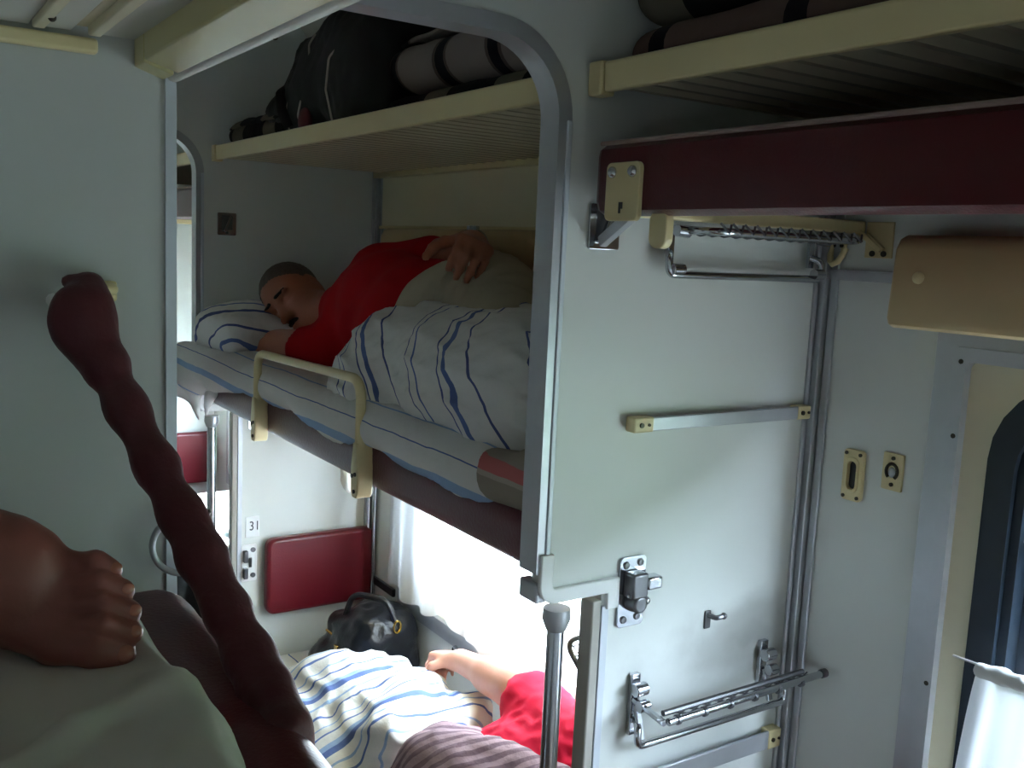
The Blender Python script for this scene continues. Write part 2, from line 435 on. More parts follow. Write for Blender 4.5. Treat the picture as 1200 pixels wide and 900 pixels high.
def glass(name, tint):
    m, nt, b = base(name); nt.nodes.remove(b); out = nt.nodes['Material Output']
    t = nt.nodes.new('ShaderNodeBsdfTransparent'); t.inputs[0].default_value = tint
    g = nt.nodes.new('ShaderNodeBsdfGlossy'); g.inputs['Roughness'].default_value = .02
    mx = nt.nodes.new('ShaderNodeMixShader'); mx.inputs[0].default_value = .05
    nt.links.new(t.outputs[0], mx.inputs[1]); nt.links.new(g.outputs[0], mx.inputs[2]); nt.links.new(mx.outputs[0], out.inputs['Surface'])
    return m
MT['glass'] = glass('window_glass', (.86, .92, .93, 1))
MT['glass_dim'] = glass('light_dimming_glass', (.16, .165, .17, 1))  # pane darkened so the added window lets in little light
def sheer(name, tl, tp):
    m, nt, b = base(name); out = nt.nodes['Material Output']
    b.inputs['Base Color'].default_value = lin((238, 238, 242)); b.inputs['Roughness'].default_value = .9; b.inputs['Specular IOR Level'].default_value = .1
    t = nt.nodes.new('ShaderNodeBsdfTranslucent'); t.inputs[0].default_value = lin((240, 240, 244)); tr = nt.nodes.new('ShaderNodeBsdfTransparent')
    a = nt.nodes.new('ShaderNodeMixShader'); a.inputs[0].default_value = tl; c = nt.nodes.new('ShaderNodeMixShader'); c.inputs[0].default_value = tp
    nt.links.new(b.outputs[0], a.inputs[1]); nt.links.new(t.outputs[0], a.inputs[2]); nt.links.new(a.outputs[0], c.inputs[1]); nt.links.new(tr.outputs[0], c.inputs[2])
    nt.links.new(c.outputs[0], out.inputs['Surface'])
    return m
MT['sheer'] = sheer('sheer_white_curtain', .54, .03)
MT['blind'] = sheer('added_blind_cloth', .10, .0)
MT['curtain'] = sheer('white_cotton_curtain', .17, .0)
MT['leaf'] = plain('distant_foliage', (72, 86, 62), .9, var=.4, nscale=3)
MT['grass'] = plain('trackside_grass', (74, 74, 68), .95, var=.3, nscale=2)
# ------------------------------------------------------------------ the carriage shell
T = .026
COVE = [(1.406, 2.10), (1.385, 2.19), (1.34, 2.27), (1.27, 2.35), (1.19, 2.42), (1.12, 2.50), (.98, 2.57), (.7, 2.62), (.3, 2.635)]
LEFTC = [(-.4, 2.635), (-.9, 2.6), (-1.2, 2.5), (-1.42, 2.33), (-1.55, 2.10)]
prof = COVE + LEFTC
struct('ceiling', M().prism(prof + [(x*1.03, z+.05) for x, z in prof[::-1]], 'y', D0-.06, D3+.06), MT['ceil'])
struct('floor', M().box(-1.62, 1.5, D0-.06, D3+.06, -.05, 0), MT['floor'])
YC = [.24, 2.04, 3.84]                       # middle of each side bay
WH, WZ0, WZ1 = .56, .85, 1.70                # half width and heights of the window openings
m = M(); ys = [D0-.06]
for yc in YC: ys += [yc-WH, yc+WH]
ys += [D3+.06]
for i in range(0, len(ys), 2): m.box(XW, XW+.08, ys[i], ys[i+1], 0, 2.14)
for yc in YC: m.box(XW, XW+.08, yc-WH, yc+WH, 0, WZ0); m.box(XW, XW+.08, yc-WH, yc+WH, WZ1, 2.14)
struct('wall_right', m, MT['panel'])
CW = (-.55, .75, .80, 1.40)                 # unseen window added for its light, cut below the upper bunks
m = M().box(XL-.06, XL, D0-.06, CW[0], 0, 2.14).box(XL-.06, XL, CW[1], D3+.06, 0, 2.14).box(XL-.06, XL, CW[0], CW[1], 0, CW[2]).box(XL-.06, XL, CW[0], CW[1], CW[3], 2.14)
struct('wall_outer', m, MT['panel'])
struct('wall_rear', M().prism([(XL, 0), (XW, 0)] + prof, 'y', D0-.06, D0), MT['panel'])
struct('wall_end', M().prism([(XL, 0), (XW, 0)] + prof, 'y', D3, D3+.06), MT['panel'])
R_ = .115
def arc(cx, cz, r, a0, a1, n=8): return [(cx+r*math.cos(math.radians(a0+(a1-a0)*k/n)), cz+r*math.sin(math.radians(a0+(a1-a0)*k/n))) for k in range(n+1)]
xe = XE-.012; xl = XA-.008
right_poly = [(xl, ZARCH)] + arc(xe-R_, ZARCH-R_, R_, 90, 0) + [(xe, ZN), (XN-.01, ZN), (XN-.01, 0), (XW, 0)] + COVE + [(xl, 2.635)]
left_poly = [(XL, 0), (xl, 0), (xl, 2.635)] + LEFTC
def partition(D, nr, nl, mr):
    struct(nr, M().prism(right_poly, 'y', D, D+T), mr)
    struct(nl, M().prism(left_poly, 'y', D, D+T), MT['panel_shaded'])
partition(D1, 'wall_front', 'wall_left', MT['panel_dirty'])
partition(D2, 'wall_far', 'wall_far_left', MT['panel'])
# aluminium edge trims round the aisle arch of each partition, and the corner pieces
n = 1
def trim(m, mat, **k):
    global n
    o = struct('trim_%d' % n, m, mat, smooth=True, **k); n += 1; return o
for D in (D1, D2):
    path = [(xl, 0), (xl, ZARCH)]
    trim(M().strip([(xl, 0), (xl, 2.03), (xl, ZARCH)], 0, -.012, D-.004, D+T+.004), MT['alu_pale'])
    arch = [(xl+.012, ZARCH)] + arc(xe-R_, ZARCH-R_, R_, 90, 0, 12) + [(xe, ZN+.03)]
    trim(M().strip(arch, -.013, .004, D-.003, D+T+.016).strip(arch, .004, .010, D-.003, D), MT['alu'])
    # pale profile that wraps the notch at the foot of the upper panel
    trim(M().box(xe+.001, xe+.010, D-.006, D, ZN+.05, ZARCH-R_), MT['alu_pale'], bevel=.002)
    low = [(xe-.003, ZN+.06)] + arc(xe+.022, ZN+.012, .026, 180, 270, 6) + [(XN, ZN-.014), (XN, ZN-.045)]
    trim(M().strip(low, -.004, .019, D-.009, D+.0), MT['white_pl'], bevel=.002)
    trim(M().box(xe-.008, xe+.012, D+.002, D+T+.022, ZN-.018, ZN+.012), MT['alu'], bevel=.003)
    trim(M().box(XN-.028, XN-.010, D-.002, D+T+.004, 0, ZN-.03), MT['greige'], bevel=.003)
    trim(M().box(XN-.010, XN+.004, D-.004, D+.001, 0, ZN-.04), MT['alu_pale'], bevel=.001)
    # corner profile between partition and side wall, near side
    c = M().box(XW-.028, XW-.019, D-.006, D, 0, 2.09).box(XW-.016, XW, D-.016, D, 0, 2.09).box(XW-.007, XW, D-.034, D-.02, 0, 2.09)
    trim(c, MT['alu'], bevel=.002)
trim(M().box(XW-.006, XW, D1+T+.002, D2-.02, 1.906, 2.066), MT['panel_cream'], bevel=.002)
trim(M().box(XW-.010, XW-.002, D1+T+.002, D2-.02, 1.902, 1.912), MT['cream'], bevel=.002)
# chrome double pipe in the far corner of the middle bay
trim(M().tube([(XW-.024, D2-.03, .58), (XW-.024, D2-.03, 1.33)], .009).tube([(XW-.012, D2-.05, .58), (XW-.012, D2-.05, 1.33)], .009), MT['chrome'])
# cornice where the left partition meets the luggage shelf
trim(M().box(XL, .212, D1-.014, D1, 2.034, 2.050), MT['cream'], bevel=.004)
# rub strip on the side wall of the near bay
for yc in YC[:2]:
    trim(M().box(XW-.006, XW, yc+.60, yc+.884, 1.826, 1.842).box(XW-.008, XW, yc+.60, yc+.884, 1.842, 1.845), MT['alu'], bevel=.001)
trim(M().box(XW-.012, XW, YC[1]+.70, YC[1]+.885, .715, .742), MT['dark'], bevel=.004)

# ------------------------------------------------------------------ windows
def window(i, yc):
    root = bpy.data.objects.new('window_%d' % i, None); COL.objects.link(root); LOC[root] = np.array([XW, yc, WZ0]); root.location = LOC[root]
    props(root, None, kind='structure')
    def rr(hy, z0, z1, r): return [(yc+a, z) for a, z in rrect(-hy, hy, z0, z1, r)]
    # outer frame, inner frame, cream panel with rounded hole, rubber, glass, sash bars
    struct('outer_frame', M().ring(rr(.662, .70, 1.757, .004), rr(.625, .735, 1.735, .004), 'x', XW-.013, XW+.001), MT['alu'], root, smooth=True)
    struct('inner_frame', M().ring(rr(.627, .735, 1.737, .004), rr(.606, .755, 1.715, .012), 'x', XW-.021, XW), MT['alu'], root, smooth=True)
    struct('panel', M().ring(rr(.61, .75, 1.718, .004), rr(.548, .86, 1.69, .12), 'x', XW-.005, XW+.012), MT['panel_cream'], root, smooth=True)
    struct('gasket', M().ring(rr(.562, .846, 1.704, .13), rr(.520, .888, 1.662, .10), 'x', XW-.010, XW+.004).ring(rr(.545, .86, 1.69, .118), rr(.505, .90, 1.65, .09), 'x', XW, XW+.03).ring(rr(.56, .85, 1.70, .05), rr(.47, .93, 1.62, .07), 'x', XW+.03, XW+.07), MT['gasket'], root, smooth=True)
    struct('pane', M().box(XW+.052, XW+.057, yc-.50, yc+.50, .90, 1.65), MT['glass'], root)
    b = M()
    for z in (1.462, 1.548): b.box(XW+.012, XW+.036, yc-.515, yc+.515, z-.006, z+.006)
    struct('sash_bar', b, MT['alu'], root, bevel=.002)
    b = M()
    for s in (-1, 1):
        for z in (1.715, 1.60, 1.2): b.cyl((XW-.022, yc+s*.614, z), (XW-.02, yc+s*.614, z), .004, n=8)
    struct('screws', b, MT['screw'], root)
for i, yc in enumerate(YC): window(i+1, yc)

root = bpy.data.objects.new('window_4', None); COL.objects.link(root); LOC[root] = np.array([XL, .1, .8]); root.location = LOC[root]; props(root, None, kind='structure')  # unseen side window, added to brighten the near bay
struct('frame', M().ring(rrect(CW[0]-.02, CW[1]+.02, CW[2]-.02, CW[3]+.02, .01), rrect(CW[0]+.03, CW[1]-.03, CW[2]+.03, CW[3]-.03, .05), 'x', XL-.05, XL+.012), MT['alu'], root, smooth=True)
struct('pane', M().box(XL-.04, XL-.035, CW[0], CW[1], CW[2], CW[3]), MT['glass_dim'], root)
# trackside ground and a green bank beyond the windows
struct('ground_outside', M().box(1.6, 60, -30, 50, -1.3, -1.2), MT['grass'])
def bank(u, v):
    y = -30+80*u; x = 7+v*5; h = 6.5*math.sin(v*PI/2)+.9*mnoise.noise(Vector((x*.4, y*.35, 0)))*v
    return (x, y, -1.2+h)
o = struct('embankment_outside', M().grid(bank, 60, 10), MT['leaf'], smooth=True)

# ------------------------------------------------------------------ side-bay fittings, built in the near bay and copied along the carriage
def luggage_shelf(yc, label, ribbed):
    """shelf above the side berth, front edge at x = .86"""
    y0, y1 = yc-.885, yc+.892
    t = thing('luggage_shelf', label, 'shelf', (1.13, yc, 2.07), 'luggage shelves over the side berths')
    p = M().box(.872, XW-.002, y0, y1, 2.088, 2.098)
    if ribbed:
        k = 0; y = y0+.02
        while y < y1-.03: p.prism([(y, 2.089), (y+.010, 2.077), (y+.022, 2.077), (y+.032, 2.089)], 'x', .885, XW-.03); y += .048
    part('shelf_panel', p, MT['rib'], t, smooth=False)
    part('fascia', M().prism([(.862, 2.074), (.872, 2.074), (.882, 2.082), (.874, 2.112), (.866, 2.116), (.860, 2.113)], 'y', y0, y1-.032), MT['cream'], t, smooth=True, bevel=.003)
    part('end_cap', M().box(.857, .884, y1-.030, y1, 2.070, 2.117), MT['cream'], t, bevel=.004)
    part('back_rail', M().box(XW-.03, XW-.001, y0, y1, 2.062, 2.088), MT['cream'], t, bevel=.003)
    return t
luggage_shelf(YC[0], 'long cream luggage shelf above the raised maroon bunk at the right', True)
luggage_shelf(YC[1], 'cream luggage shelf with ribbed underside above the sleeping man', True)
luggage_shelf(YC[2], 'cream luggage shelf glimpsed through the farthest arch at left', False)

def raised_bunk(yc, label):
    t = thing('raised_bunk', label, 'bunk', (1.13, yc, 1.9), 'bunks folded up high over the side windows')
    y0, y1 = yc-.868, yc+.868
    c = M().prism([(.862, 1.995), (.860, 1.985), (.860, 1.925), (.864, 1.912), (.876, 1.905), (.92, 1.907), (1.386, 1.946), (1.386, 2.006), (.876, 2.006)][::-1], 'y', y0, y1)
    part('cushion', c, MT['vinyl_shaded'], t, bevel=.012)
    part('piping', M().tube([(.861, y0+.012, 2.003), (.861, y1-.012, 2.003)], .0032, 8), MT['piping'], t)
    f = M().box(.872, 1.40, y1-.050, y1-.026, 1.905, 1.926).box(.872, 1.40, y0+.026, y0+.050, 1.905, 1.926).box(1.388, 1.402, y0+.05, y1-.05, 1.95, 2.0)
    part('frame', f, MT['cream'], t, bevel=.003)
    for s, ye in ((1, y1), (-1, y0)):
        ya, yb = sorted((ye-s*.105, ye-s*.035))
        pl = M().prism(rrect(ya, yb, 1.897, 1.975, .009, 5), 'x', .853, .861)
        pt = part('corner_plate', pl, MT['cream'], t, bevel=.0015)
        for yy in (ya+.014, yb-.014):
            part('bolt', M().lathe([(0, .006), (.005, .0055), (.0075, .003), (.008, 0)], (.853, yy, 1.962), (-1, 0, 0), 14), MT['chrome'], pt)
        part('keyhole', M().box(.8522, .8535, (ya+yb)/2-.004, (ya+yb)/2+.004, 1.913, 1.922).box(.8522, .8535, (ya+yb)/2, (ya+yb)/2+.004, 1.907, 1.914), MT['dark'], pt)
        # strut from the plate down to the partition
        part('strut', M().obox((.893, ye+s*.016, 1.869), (.884, ye-s*.060, 1.908), .012, .016), MT['alu'], t, bevel=.001)
        yh = ye-s*.125
        part('stay_tab', M().prism(rrect(yh-.017, yh+.017, 1.862, 1.912, .014, 6), 'x', .872, .886), MT['cream'], t, bevel=.002)
    # cream wall brackets at the back edge
    for s, ye in ((1, y1), (-1, y0)):
        yb = ye-s*.072
        b = M().box(XW-.004, XW, yb-.030, yb+.022, 1.866, 1.925).obox((XW-.006, yb+s*.018, 1.905), (XW-.006, yb-s*.016, 1.880), .006, .007, (1, 0, 0))
        b.obox((XW-.02, yb+s*.03, 1.912), (XW-.006, yb-s*.010, 1.878), .008, .008)
        w = part('wall_bracket', b, MT['cream'], t, bevel=.001)
        for dy in (-.016, .006): part('screw', M().cyl((XW-.0045, yb+dy, 1.873), (XW-.007, yb+dy, 1.873), .005, n=10), MT['screw'], w)
    return t
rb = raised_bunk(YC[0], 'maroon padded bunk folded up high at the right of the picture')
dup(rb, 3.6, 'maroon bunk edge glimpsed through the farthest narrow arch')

def bunk_keeper(D, label):
    """plate with slot that holds a folded bunk, on the near face of a partition"""
    t = thing('bunk_keeper', label, 'latch', (.905, D, 1.865), 'chrome keeper plates high on the partitions')
    part('plate', M().ring(rrect(.878, .934, 1.858, 1.924, .003, 2), rrect(.890, .922, 1.874, 1.916, .003, 2), 'y', D-.005, D), MT['chrome'], t, bevel=.001)
    part('recess', M().box(.888, .924, D-.0015, D+.0005, 1.872, 1.918), MT['steel'], t)
    part('tongue', M().obox((.896, D-.012, 1.868), (.915, D-.012, 1.914), .008, .009, (0, 1, 0)), MT['chrome'], t, bevel=.002)
    part('screw', M().cyl((.906, D-.005, 1.866), (.906, D-.008, 1.866), .004, n=10), MT['steel'], t)
    return t
bunk_keeper(D1, 'chrome keeper plate behind the left end of the raised maroon bunk')
bunk_keeper(D2, 'small chrome keeper plate on the wall above the sleeping man')

def roller_box(yc, label):
    t = thing('blind_box', label, 'blind box', (XW-.05, yc, 1.76), 'beige blind housings over the windows')
    prof_ = [(XW-.001, 1.768), (XW-.082, 1.760), (XW-.092, 1.765), (XW-.096, 1.775), (XW-.089, 1.880), (XW-.080, 1.896), (XW-.066, 1.902), (XW-.001, 1.904)]
    part('cover', M().prism(prof_, 'y', yc-.70, yc+.70), MT['beige_box'], t, smooth=True, bevel=.006)
    for s in (-1, 1):
        part('knob', M().lathe([(0, .007), (.006, .0065), (.009, .004), (.0095, 0)], (XW-.0915, yc+s*.652, 1.838), (-1, 0, -.05), 16), MT['cream'], t)
    return t
roller_box(YC[0], 'beige blind housing with a round knob over the near window')
far_box = roller_box(YC[1], 'beige blind housing on the side wall behind the sleeping man')
part('blind', M().box(XW-.0275, XW-.0255, YC[1]-.655, YC[1]+.655, 1.40, 1.77), MT['blind'], far_box, label='added pale blind that dims the upper berth')  # unseen blind added to keep window light out of the upper far bay
part('added_hem_bar', M().box(XW-.031, XW-.0225, YC[1]-.655, YC[1]+.655, 1.392, 1.404), MT['alu'], far_box)
roller_box(YC[2], 'beige blind housing in the farthest bay')

def net_rack(D, z, rodz, label, unfolded):
    """small wire-net shelf on a hinged chrome frame with a towel bar below it"""
    t = thing('net_rack', label, 'rack', (1.19, D, z), 'chrome net racks on the near partition')
    x0, x1 = 1.005, 1.372
    bar = fillet([(x0+.02, D-.012, z+.035), (x0+.008, D-.03, z+.03), (x0+.008, D-.03, z), (x1-.012, D-.03, z), (x1-.012, D-.03, z+.03), (x1-.024, D-.012, z+.035)], .018, 6)
    part('towel_bar', M().tube(bar, .0062, 10), MT['chrome'], t)
    if unfolded:
        # frame folded out from the wall: seen nearly edge-on from a little below
        yo = D-.105
        fr = fillet([(x0+.03, D-.02, rodz), (x0+.03, yo, rodz), (x1-.005, yo, rodz), (x1-.005, D-.02, rodz)], .03, 6)
        part('net_frame', M().tube(fr, .0058, 10), MT['chrome'], t)
        nt_ = M(); k = 0; nn = 13; xa, xb = x0+.034, x1-.009
        for i in range(nn):
            a = xa+(xb-xa)*i/nn; b = xa+(xb-xa)*(i+1)/nn
            nt_.tube([(a, D-.02, rodz), ((a+b)/2, (D+yo)/2, rodz-.004), (b, yo, rodz)], .002, 5)
            nt_.tube([(b, D-.02, rodz), ((a+b)/2, (D+yo)/2, rodz-.006), (a, yo, rodz)], .002, 5)
            nt_.tube([((a+b)/2-.012, yo, rodz+.012), ((a+b)/2, yo-.007, rodz-.002), ((a+b)/2+.010, yo, rodz+.010)], .002, 5)
        part('net', nt_, MT['steel'], t)
        part('rear_rod', M().tube([(x0+.02, D-.02, rodz+.004), (x1, D-.02, rodz+.004)], .005, 8), MT['chrome'], t)
        for xx in (x0+.022, x1-.024):
            part('hinge', M().obox((xx, D-.014, z+.018), (xx, D-.014, rodz+.006), .012, .006, (0, 1, 0)).cyl((xx-.011, D-.034, z+.008), (xx+.011, D-.034, z+.008), .009, n=12).cyl((xx-.012, D-.04, rodz), (xx+.012, D-.04, rodz-.002), .009, n=12), MT['chrome'], t)
    else:
        yo = D-.085; ex = XW-.008
        part('net_frame', M().tube([(x0+.02, yo, rodz), (ex, yo, rodz+.004)], .0062, 10).tube(fillet([(x0+.012, D-.012, rodz+.008), (x0+.012, yo, rodz)], .01, 4), .0055, 8), MT['chrome'], t)
        nt_ = M(); nn = 11
        for i in range(nn):
            a = x0+.04+(x1-x0-.05)*i/nn; b = x0+.04+(x1-x0-.05)*(i+1)/nn
            nt_.tube([(a, yo+.011, rodz+.008), (b, yo+.004, rodz+.002)], .0016, 5); nt_.tube([(b, yo+.011, rodz+.008), (a, yo+.004, rodz+.002)], .0016, 5)
            if i % 2 == 0: nt_.cyl((a-.003, yo, rodz), (a+.003, yo, rodz), .0082, n=10)
        part('end_knob', M().cyl((ex-.012, yo, rodz+.004), (ex, yo, rodz+.004), .008, n=10), MT['steel'], t)
        part('net', nt_, MT['steel'], t)
        part('rear_rod', M().tube([(x0+.02, yo+.013, rodz+.009), (x1-.02, yo+.013, rodz+.011)], .005, 8), MT['steel'], t)
        for xx in (x0+.016, x1-.05):
            part('hinge', M().box(xx-.009, xx+.009, D-.01, D, z+.01, rodz+.05).cyl((xx-.012, D-.02, rodz+.028), (xx+.012, D-.02, rodz+.028), .011, n=12).cyl((xx-.010, D-.03, rodz+.004), (xx+.010, D-.03, rodz+.004), .010, n=12).obox((xx, D-.03, z+.01), (xx, D-.014, rodz), .011, .007), MT['chrome'], t, bevel=.0015)
    return t
net_rack(D1, 1.826, 1.892, 'chrome net rack folded out just under the raised maroon bunk', True)
net_rack(D1, 1.066, 1.130, 'chrome net rack low on the white partition above the grey strip', False)

def towel_rail(D, x0, x1, z, h, label):
    t = thing('towel_rail', label, 'rail', ((x0+x1)/2, D, z), 'flat grey rails on the near partition')
    part('bar', M().box(x0+.012, x1-.012, D-.020, D-.014, z-h/2, z+h/2), MT['alu'], t, bevel=.002)
    for s, xx in ((1, x0), (-1, x1)):
        a, b = sorted((xx, xx+s*.040 if xx == x0 else xx-.032))
        e = part('end_bracket', M().box(a, b, D-.022, D, z-h/2-.001, z+h/2+.001), MT['cream'], t, label='cream end bracket', bevel=.003)
        part('screw', M().cyl(((a+b)/2-.006, D-.022, z), ((a+b)/2-.006, D-.0245, z), .004, n=10), MT['screw'], e); part('screw', M().cyl(((a+b)/2+.009, D-.022, z), ((a+b)/2+.009, D-.0245, z), .0025, n=8), MT['screw'], e)
    return t
towel_rail(D1, .972, 1.376, 1.594, .022, 'thin grey rail with cream ends halfway up the white partition')
towel_rail(D1, .985, 1.372, .990, .034, 'wide grey strip with cream end low on the white partition')

def bunk_latch(D, label, lowered):
    t = thing('bunk_latch', label, 'latch', (1.0, D, 1.26), 'chrome bunk latches beside the notches')
    part('plate', M().prism(rrect(.976, 1.030, 1.263, 1.379, .008, 5), 'y', D-.005, D), MT['chrome'], t, bevel=.001)
    part('body', M().box(.984, 1.016, D-.030, D-.005, 1.316, 1.357).cyl((1.003, D-.005, 1.306), (1.003, D-.03, 1.306), .017, .014, n=18), MT['steel'], t, bevel=.004)
    part('collar', M().tube([(.986+.017*math.cos(a)+.017, D-.018-.004*math.sin(a), 1.318+.012*math.sin(a)) for a in np.linspace(0, PI, 9)], .004, 8), MT['chrome'], t)
    part('thumb_lever', M().box(1.012, 1.042, D-.034, D-.012, 1.329, 1.350), MT['chrome'], t, label='square chrome thumb lever', bevel=.004)
    for xx, zz in ((.988, 1.366), (1.017, 1.368), (.988, 1.276), (1.016, 1.278)):
        part('screw', M().lathe([(0, .0035), (.005, .003), (.0065, 0)], (xx, D-.005, zz), (0, -1, 0), 12), MT['steel'], t)
    part('rivet', M().ball((1.019, D-.022, 1.309), .007, 10, 6), MT['chrome'], t)
    return t
bunk_latch(D1, 'chrome bunk latch with thumb lever beside the notch of the near partition', True)
bunk_latch(D2, 'chrome bunk latch peeping out under the head of the lowered bunk', True)

t = thing('coat_hook', 'tiny metal hook between the chrome latch and the low net rack', 'hook', (1.18, D1, 1.235))
part('plate', M().box(1.173, 1.187, D1-.004, D1, 1.226, 1.258), MT['steel'], t, bevel=.002)
part('peg', M().tube(fillet([(1.180, D1-.004, 1.250), (1.182, D1-.02, 1.250), (1.198, D1-.022, 1.252)], .006, 4), .0045, 8).ball((1.198, D1-.022, 1.252), .006, 8, 6), MT['steel'], t)
t = thing('coat_hook', 'cream hook on the side wall below the end of the raised bunk', 'hook', (XW, 1.11, 1.86))
part('plate', M().prism(rrect(1.096, 1.126, 1.870, 1.890, .003, 3), 'x', XW-.005, XW), MT['cream'], t, bevel=.002)
part('hook', M().tube([(XW-.004, 1.124, 1.884), (XW-.010, 1.123, 1.870), (XW-.015, 1.118, 1.858), (XW-.017, 1.111, 1.853), (XW-.015, 1.103, 1.857), (XW-.010, 1.098, 1.868), (XW-.004, 1.097, 1.880)], .0055, 10), MT['cream'], t)
for dy in (-.007, .007): part('screw', M().cyl((XW-.005, 1.111+dy, 1.885), (XW-.0075, 1.111+dy, 1.885), .0035, n=10), MT['screw'], t)

t = thing('slot_plate', 'cream plate with a black oval slot on the side wall', 'plate', (XW, 1.038, 1.452))
part('plate', M().ring(rrect(1.018, 1.058, 1.452, 1.541, .007, 5), rrect(1.029, 1.047, 1.472, 1.521, .0085, 5), 'x', XW-.009, XW), MT['cream'], t, bevel=.002)
part('rim', M().ring(rrect(1.0245, 1.0515, 1.466, 1.528, .012, 5), rrect(1.029, 1.047, 1.472, 1.521, .0085, 5), 'x', XW-.012, XW-.008), MT['cream'], t, bevel=.001)
part('slot', M().prism(rrect(1.027, 1.049, 1.470, 1.523, .009, 5), 'x', XW-.003, XW-.0008), MT['dark'], t)
for yy in (1.024, 1.052):
    for zz in (1.459, 1.534): part('screw', M().cyl((XW-.0085, yy, zz), (XW-.011, yy, zz), .0032, n=10), MT['screw'], t)
t = thing('key_plate', 'small cream plate with a round lock, beside the window frame', 'plate', (XW, .965, 1.49))
part('plate', M().prism(rrect(.945, .983, 1.487, 1.549, .002, 2), 'x', XW-.005, XW), MT['cream'], t, bevel=.001)
part('lock_ring', M().tube([(XW-.006, .964+.0105*math.cos(a), 1.519+.0125*math.sin(a)) for a in np.linspace(math.radians(-55), math.radians(235), 16)], .0028, 8), MT['screw'], t)
part('lock_core', M().ball((XW-.005, .964, 1.517), (.004, .007, .009), 10, 8), MT['alu'], t)
for zz in (1.541, 1.497): part('screw', M().cyl((XW-.0048, .963, zz), (XW-.0075, .963, zz), .0034, n=10), MT['screw'], t)

def grab_pole(D, label):
    t = thing('support_pole', label, 'pole', (.868, D, 0), 'chrome poles under the partition corners')
    part('tube', M().cyl((.868, D+.012, 0), (.868, D+.012, ZN-.06), .0135, n=18), MT['chrome'], t)
    part('collar', M().lathe([(.0, .036), (.021, .036), (.022, .018), (.016, .002), (.0136, 0)], (.868, D+.012, ZN-.070), (0, 0, 1), 20), MT['alu'], t)
    part('floor_flange', M().lathe([(0, .012), (.03, .012), (.034, 0)], (.868, D+.012, 0), (0, 0, 1), 20), MT['steel'], t)
grab_pole(D1, 'chrome pole under the corner of the near white partition')
grab_pole(D2, 'chrome pole standing in the gap of the farther arch')

def backrest(D, s, label, x0=1.028, x1=1.396):
    t = thing('backrest', label, 'backrest', (1.21, D, .66), 'maroon seat backrests on the partitions')
    ya, yb = sorted((D-s*.008, D-s*.048))
    part('pad', M().prism(rrect(x0, x1, .662, .912, .028, 6), 'y', ya, yb), MT['vinyl'], t, bevel=.012)
    part('board', M().box(x0+.03, x1-.03, min(D, D-s*.01), max(D, D-s*.01), .68, .89), MT['steel'], t)
backrest(D1, 1, 'top edge of a maroon backrest at the bottom edge of the picture')
backrest(D2, 1, 'maroon rectangular backrest on the lower wall beyond the handbag')
backrest(D3, 1, 'maroon backrest on the farthest wall, seen through the narrow arch')
# folding latch and seat number on the far partition
t = thing('table_latch', 'pale latch at the panel edge beside the far backrest', 'latch', (.985, D2, .78))
part('plate', M().prism(rrect(.958, 1.008, .772, .892, .006, 4), 'y', D2-.005, D2), MT['white_pl'], t, bevel=.001)
for z0, z1 in ((.838, .876), (.785, .82)): part('hinge_block', M().box(.962, .976, D2-.022, D2-.004, z0, z1), MT['steel'], t, bevel=.003)
for zz in (.875, .792): part('screw', M().cyl((.995, D2-.004, zz), (.995, D2-.009, zz), .008, n=10), MT['steel'], t)
part('pin', M().cyl((.986, D2-.009, .82), (.986, D2-.009, .85), .005, n=8), MT['steel'], t)
t = thing('seat_number_plate', 'white plate reading 31 on the wall above the pale latch', 'number plate', (1.0, D2, .915))
part('plate', M().box(.972, 1.016, D2-.003, D2, .915, .982), MT['white_pl'], t, bevel=.001)
cu = bpy.data.curves.new('digits', 'FONT'); cu.body = '31'; cu.size = .042; cu.extrude = .0006; cu.align_x = 'CENTER'; cu.space_character = 1.1
tmp = bpy.data.objects.new('digits', cu); COL.objects.link(tmp)
me = bpy.data.meshes.new_from_object(tmp.evaluated_get(bpy.context.evaluated_depsgraph_get()))
vv = [(1.0+v.co.x*.8, D2-.0036-v.co.z, .938+v.co.y) for v in me.vertices]; ff = [tuple(p.vertices) for p in me.polygons]
bpy.data.objects.remove(tmp)
part('digits', (np.array(vv), ff), MT['ink'], t, smooth=False)

# window handle on the lower side wall, and the blind cord
t = thing('wall_handle', 'small chrome handle on the side wall beyond the fist', 'handle', (XW, 2.27, .70))
part('grip', M().tube(fillet([(XW, 2.325, .700), (XW-.022, 2.320, .700), (XW-.022, 2.225, .700), (XW, 2.22, .700)], .012, 5), .010, 10), MT['chrome'], t)
part('base_plate', M().box(XW-.004, XW, 2.205, 2.34, .686, .714), MT['steel'], t, bevel=.001)

# wire rack on the far face of the near partition, tilted half up
t = thing('net_rack', 'wire net rack tilted half up behind the chrome pole', 'rack', (1.2, D1+T, 1.04))
def rk(x, q): return (x, D1+T+.008+.165*q, 1.045+.112*q)
part('frame', M().tube(fillet([rk(1.03, 0), rk(1.03, 1), rk(1.36, 1), rk(1.36, 0)], .03, 6), .005, 8), MT['steel'], t)
nt_ = M()
for i in range(10):
    nt_.tube([rk(1.03+.033*i, .02), rk(1.055+.033*i, .5), rk(1.04+.033*i, .98)], .0014, 5)
    nt_.tube([rk(1.032, .1*i+.03), rk(1.19, .1*i+.07), rk(1.358, .1*i+.03)], .0014, 5)
part('net', nt_, MT['steel'], t)
